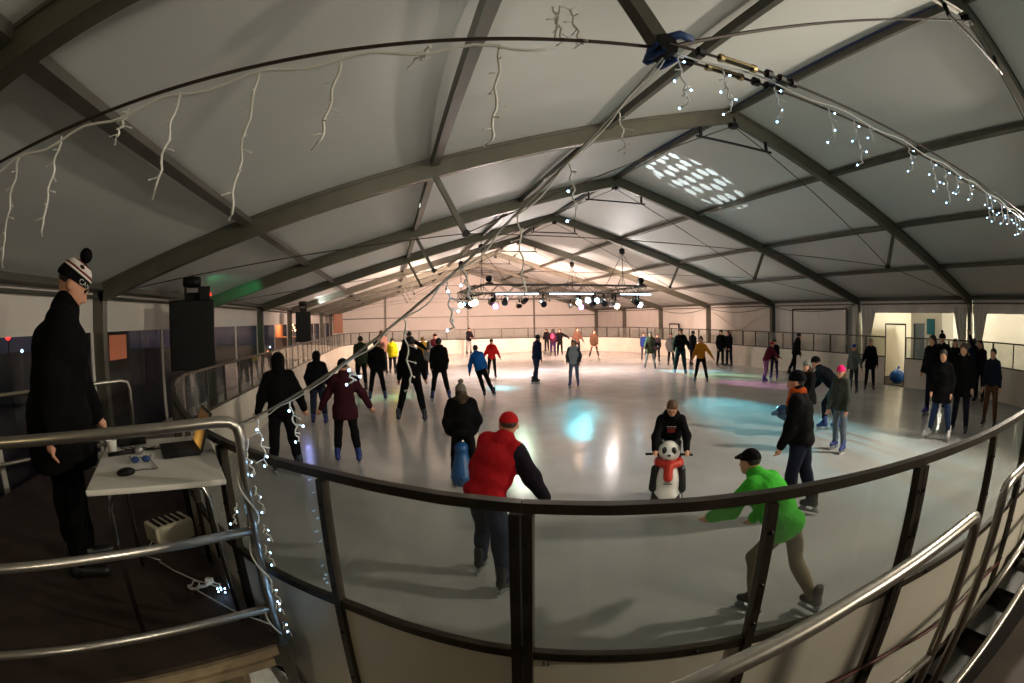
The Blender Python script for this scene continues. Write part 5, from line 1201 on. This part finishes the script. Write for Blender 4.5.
person('skater in dark clothes far back, left of the pink backpack', (547, 352), (548, 329), 200, legs=STILL, arms=POCK, top_c=(34, 30, 34), pants=(28, 26, 30), skates=KSK, hair=('long', (44, 30, 24)), fem=True)
def backpack(root, T, k):
    v, q = sdf_mesh([k['El'](k['S']*.66+V3((0, -.105, 0)), (.075, .045, .10))], .03, .02); k['add']('backpack', [(v, q, 0)], [cloth((216, 64, 96))])
person('far skater with a bright pink backpack', (553, 357), (555, 329), 10, legs=STILL, arms=DOWN, top_c=(54, 22, 42), pants=(44, 30, 62), skates=KSK, hair=('long', (30, 22, 20)), extra=backpack, fem=True)
person('far skater in black with one arm held out, right of the pink backpack', (560, 356), (559, 329), 185, legs=STILL, arms=((6, 62, 10, -12), (4, 10, 10, 2)), top_c=(18, 18, 20), pants=(18, 18, 20), skates=KSK, hair=('short', (22, 18, 16)))
person('far skater in a brown top with arms out behind the patterned jacket', (577, 357), (575, 328), 160, legs=STILL, arms=BAL, top_c=(92, 66, 54), pants=(40, 36, 40), skates=KSK, hair=('long', (66, 40, 26)), fem=True)
person('skater in a grey and white patterned jacket and jeans in the middle', (574, 387), (573, 340), 190, lean=4, legs=((3, 5, 5), (-2, 5, 5)), arms=POCK, top_c=(158, 168, 178), sleeve_c=(58, 64, 76), puff=.024, hem=-.06, pants=LJEAN, skates=(30, 50, 130), hair=('long', (64, 42, 28)), fem=True)
person('far skater in a brown coat with feet apart near the far boards', (594, 360), (592, 330), 170, legs=WIDE, arms=DOWN, top_c=(88, 62, 46), hem=-.09, pants=(44, 40, 42), wide=.85, skates=(196, 170, 150), hair=('long', (50, 36, 28)), fem=True)
person('person in a blue jacket on the right of the far group', (644, 360), (643, 333), 190, legs=STILL, arms=DOWN, top_c=(34, 52, 110), pants=(70, 62, 70), skates=KSK, hair=('short', (36, 26, 22)))
def handbag(root, T, k):
    w = k['AR'][0][2]; p = T(w); o = MB().box((p[0]-.12, p[1]-.05, p[2]-.04), (p[0]+.12, p[1]+.05, p[2]+.12)).build('handbag', cloth((24, 22, 22))); o.parent = root
person('person in an olive coat and pale leggings with a dark handbag', (650, 369), (655, 332), 175, lean=5, legs=((6, 10, 6), (-4, 10, 6)), arms=((20, 20, 60, 4), (10, 16, 30, 4)), top_c=(66, 66, 46), hem=-.12, puff=.016, pants=(150, 158, 150), wide=.95, skates=(30, 30, 40), hair=('long', (34, 24, 20)), fem=True, extra=handbag)
person('skater in a dark dress right behind the olive coat', (657, 362), (658, 334), 170, legs=STILL, arms=DOWN, top_c=(40, 30, 38), hem=-.10, pants=(30, 28, 34), skates=KSK, hair=('short', (26, 20, 18)))
person('skater in a long grey coat standing in the right middle group', (671, 366), (672, 333), 180, legs=STILL, arms=POCK, top_c=(120, 114, 108), hem=-.12, puff=.018, pants=(34, 32, 36), skates=KSK, hair=('short', (74, 52, 38)))
person('person in black top and teal green trousers in the right middle group', (680, 374), (683, 329), 170, lean=6, legs=((3, 8, 6), (-2, 8, 6)), arms=((12, 22, 30, 8), (10, 18, 20, 4)), top_c=(20, 22, 26), pants=(28, 50, 54), wide=1.2, skates=(40, 110, 150), hair=('short', (20, 16, 14)))
person('dark dressed skater just right of the teal trousers', (691, 366), (689, 331), 40, lean=8, legs=STRIDE, arms=DOWN, top_c=(22, 24, 28), pants=(24, 26, 30), skates=KSK, hair=('short', (24, 20, 18)))
person('person in a mustard top and black leggings stepping with arms out', (701, 383), (700, 337), 184, lean=4, side=0, legs=((4, 12, 5), (-2, 10, 5)), arms=((4, 34, 14, -4), (4, 20, 12, 2)), top_c=(186, 122, 34), puff=.010, hem=-.02, pants=(20, 20, 22), skates=(34, 40, 92), hair=('bun', (26, 20, 18)), fem=True)
person('person in black at the right boards, left one of the standing couple', (720, 367), (721, 330), 150, legs=STILL, arms=DOWN, top_c=(24, 24, 24), puff=.022, hem=-.07, pants=(20, 22, 24), skates=KSK, hat=('beanie', (70, 64, 60)))
person('person in black at the right boards, right one of the standing couple', (729, 367), (730, 331), 210, lean=6, legs=STILL, arms=DOWN, top_c=(18, 18, 20), puff=.016, pants=(24, 32, 48), skates=KSK, hair=('long', (24, 18, 16)), fem=True)
person('person in a maroon jacket and red helmet bending over by the right boards', (764, 382), (767, 346), 60, lean=26, legs=((12, 6, 20), (-4, 6, 14)), arms=((40, 10, 20, 4), (40, 10, 20, 4)), top_c=(92, 30, 44), pants=(120, 90, 120), skates=(60, 40, 130), hat=('beanie', (150, 40, 44)), H=1.35)
person('person in black with a green hat beside the maroon jacket', (774, 379), (774, 339), 190, legs=STILL, arms=DOWN, top_c=(22, 26, 26), pants=(30, 36, 60), skates=(60, 50, 170), hat=('beanie', (42, 70, 46)))
person('person in black gliding on one foot along the right boards', (791, 377), (800, 333), 70, lean=14, legs=((6, 4, 6), (-22, 4, 6)), arms=DOWN, top_c=(18, 18, 20), pants=(20, 20, 22), skates=KSK, hair=('short', (20, 16, 14)), anchor='mid')
person('person in a dark coat with a grey knitted hat behind the orange scarf', (806, 436), (801, 360), -140, lean=6, legs=STRIDE, arms=((20, 14, 30, 4), (6, 12, 14, 4)), top_c=(24, 22, 22), top_kind='coat', hem=-.10, puff=.022, pants=BLK, skates=KSK, hat=('beanie', (116, 116, 110)), hood=('fur', (66, 50, 38)), hair=('long', (60, 42, 32)), fem=True)
person('person in a dark blue jacket bending far forward on the right', (830, 431), (812, 358), -72, lean=50, legs=((34, 5, 40), (14, 6, 30)), arms=((44, 10, 10, 4), (30, 12, 14, 4)), head=(20, 0), top_c=(20, 24, 34), puff=.016, pants=(20, 22, 28), skates=(32, 56, 120), hat=('beanie', (16, 16, 20)))
person('person in a bright pink beanie, grey jacket and jeans', (838, 451), (846, 365), -150, lean=5, legs=((6, 5, 8), (-6, 5, 8)), arms=((8, 12, 14, 3), (4, 12, 12, 3)), head=(14, 0), top_c=(58, 62, 56), hem=-.05, puff=.018, pants=(96, 108, 120), skates=(30, 48, 120), hat=('beanie', (236, 42, 118)), hair=('long', (112, 78, 52)), fem=True)
person('person in a blue hat and grey jacket holding the hand of the person in black', (853, 394), (851, 344), -160, legs=STILL, arms=((16, 26, 10, 2), (4, 10, 10, 2)), top_c=(96, 104, 100), pants=(52, 56, 64), skates=BSK, hat=('beanie', (36, 70, 150)))
person('person in a black coat and pale hat standing alone on the right ice', (869, 391), (869, 339), 178, lean=2, legs=((3, 5, 4), (-2, 5, 4)), arms=((4, 14, 8, 2), (6, 20, 8, -2)), top_c=(18, 18, 20), top_kind='coat', hem=-.12, puff=.012, pants=(18, 18, 20), skates=KSK, hat=('beanie', (146, 138, 126)), fem=True)
person('skater in black with violet skates at the left edge of the right group', (930, 416), (931, 336), -150, lean=4, legs=STILL, arms=POCK, top_c=(20, 20, 24), puff=.022, hem=-.06, pants=(26, 30, 48), skates=(64, 48, 140), hair=('long', (24, 18, 18)))
person('skater in a black bobble hat behind the white skates', (940, 409), (937, 332), -150, legs=STILL, arms=POCK, top_c=(17, 17, 19), puff=.022, pants=(24, 26, 36), skates=KSK, hat=('pompom', (18, 18, 20)))
person('person in a black coat, blue jeans and white skates on the right', (938, 439), (938, 350), -172, lean=3, legs=((5, 12, 5), (-3, 10, 5)), arms=POCK, top_c=(15, 15, 18), top_kind='coat', hem=-.12, puff=.018, pants=(44, 60, 92), skates=WSK, hair=('pony', (30, 22, 18)), fem=True)
person('person in a dark top half hidden in the middle of the right group', (952, 404), (951, 339), 180, legs=STILL, arms=POCK, top_c=(22, 20, 24), pants=(24, 24, 30), skates=KSK, hair=('long', (36, 26, 22)), fem=True)
person('person in a black coat with a fur trimmed hood on the right', (958, 435), (960, 344), -170, lean=3, legs=((4, 6, 5), (-4, 6, 5)), arms=POCK, top_c=(14, 14, 15), top_kind='coat', hem=-.11, puff=.026, pants=(26, 28, 40), skates=KSK, hair=('short', (70, 50, 38)), hood=('fur', (110, 86, 58)), head=(18, 0))
person('skater in a dark blue jacket seen behind the fur hood', (972, 400), (970, 339), -20, legs=STILL, arms=DOWN, top_c=(24, 36, 66), pants=(24, 26, 34), skates=KSK, hair=('short', (22, 18, 18)))
person('skater with one hand raised at the right boards', (978, 404), (985, 341), -160, legs=STILL, arms=((6, 10, 10, 2), (150, 24, 12, 4)), top_c=(30, 18, 24), pants=(22, 22, 28), skates=KSK, hair=('long', (28, 20, 18)), fem=True)
person('person in a navy jacket and brown trousers at the far right', (988, 428), (995, 349), -168, lean=2, legs=((4, 6, 5), (-4, 6, 5)), arms=((2, 12, 8, 2), (2, 12, 8, 2)), top_c=(26, 32, 44), hem=-.02, puff=.010, pants=(92, 62, 44), skates=(36, 32, 34), hair=('short', (26, 20, 18)), fem=True)

# ---- skating aids
pa = onz(666, 506, 0)
E3 = np.eye(3)
aid = tag(empty('skating_aid', (pa[0], pa[1], 0), -math.atan2(pa[0], pa[1])+math.pi), 'panda shaped plastic skating aid with a red scarf in front of the black hoodie', 'skating aid')
def aidpart(name, prims, col, h=.012, k=.03, cuts=(), subs=(), parent=None):
    v, q = sdf_mesh(prims, h, k, cuts, subs); o = bpy.data.objects.new(name, np_mesh(name, [(v, q, 0)], [mat('aid_%d_%d_%d' % col, col, .35)])); COL.objects.link(o); o.parent = parent or aid; return o
W_, K_ = (236, 234, 228), (18, 18, 20)
aidpart('torso', [('e', V3((0, 0, .30)), V3((.165, .14, .27)), E3), ('e', V3((0, .01, .16)), V3((.17, .15, .14)), E3)], W_)
aidpart('head', [('e', V3((0, .01, .66)), V3((.122, .112, .118)), E3), ('e', V3((0, .10, .63)), V3((.06, .05, .045)), E3)], W_)
for s in (-1, 1):
    aidpart('ear', [('e', V3((s*.095, -.01, .755)), V3((.042, .03, .045)), E3)], K_)
    aidpart('eye_patch', [('e', V3((s*.05, .098, .685)), V3((.032, .028, .044)), E3)], K_, .008)
    aidpart('arm', [('c', V3((s*.14, .03, .46)), V3((s*.165, .06, .24)), .055, .05)], K_)
    aidpart('leg', [('c', V3((s*.11, .04, .14)), V3((s*.13, .14, .06)), .075, .06)], K_)
    ap = MB().tube([(s*.10, -.06, .60), (s*.17, -.08, .60), (s*.27, -.06, .60)], .014, 10).build('handle', M_BLACK, smooth=True); ap.parent = aid
aidpart('nose', [('e', V3((0, .15, .645)), V3((.022, .016, .015)), E3)], K_, .007)
sc_ = aidpart('scarf', [('c', V3((.13*math.cos(a), .005+.115*math.sin(a), .535)), V3((.13*math.cos(a+.5), .005+.115*math.sin(a+.5), .535)), .036, .036) for a in np.arange(0, 6.3, .5)]+[('c', V3((.0, .14, .52)), V3((-.0, .165, .40)), .05, .055)], (196, 52, 38))
for s in (-1, 1): o = MB().box((s*.12-.02, -.16, 0), (s*.12+.02, .18, .04)).build('runner', M_BLACK); o.parent = aid
o = MB().box((-.05, .168, .318), (.05, .17, .326)).box((-.04, .168, .334), (.04, .17, .340)).build('print_lines', M_INK); o.parent = aid
pb = onz(463, 487, 0)
aid2 = tag(empty('skating_aid', (pb[0], pb[1], 0), -math.atan2(pb[0], pb[1])), 'blue plastic skating aid half hidden beside the coat with the fur collar', 'skating aid')
def aid2part(name, prims, col): return aidpart(name, prims, col, parent=aid2)
aid2part('torso', [('c', V3((0, 0, .16)), V3((0, .02, .42)), .15, .09), ('e', V3((0, .03, .52)), V3((.09, .11, .08)), E3)], (26, 78, 130)); aid2part('snout', [('c', V3((0, .10, .52)), V3((0, .20, .50)), .035, .025)], (26, 78, 130)); aid2part('belly', [('e', V3((0, .09, .22)), V3((.10, .08, .17)), E3)], (200, 214, 222)); aid2part('tail', [('c', V3((0, -.1, .1)), V3((0, -.26, .2)), .05, .03)], (26, 78, 130))
pc = onz(776, 440, 0)
aid3 = tag(empty('skating_aid', (pc[0]+.38, pc[1]+.1, 0), 1.4), 'blue dolphin shaped skating aid behind the orange scarf', 'skating aid')
def aid3part(name, prims, col): return aidpart(name, prims, col, parent=aid3)
aid3part('torso', [('c', V3((0, -.15, .3)), V3((0, .15, .46)), .12, .13), ('c', V3((0, -.15, .3)), V3((0, -.2, .1)), .12, .14)], (20, 50, 80)); aid3part('snout', [('c', V3((0, .22, .46)), V3((0, .36, .44)), .06, .035)], (20, 50, 80)); aid3part('fin', [('c', V3((0, -.1, .45)), V3((0, -.2, .56)), .04, .015)], (20, 50, 80))
# rig lamps and added fills are placed: nothing is left floating at the origin
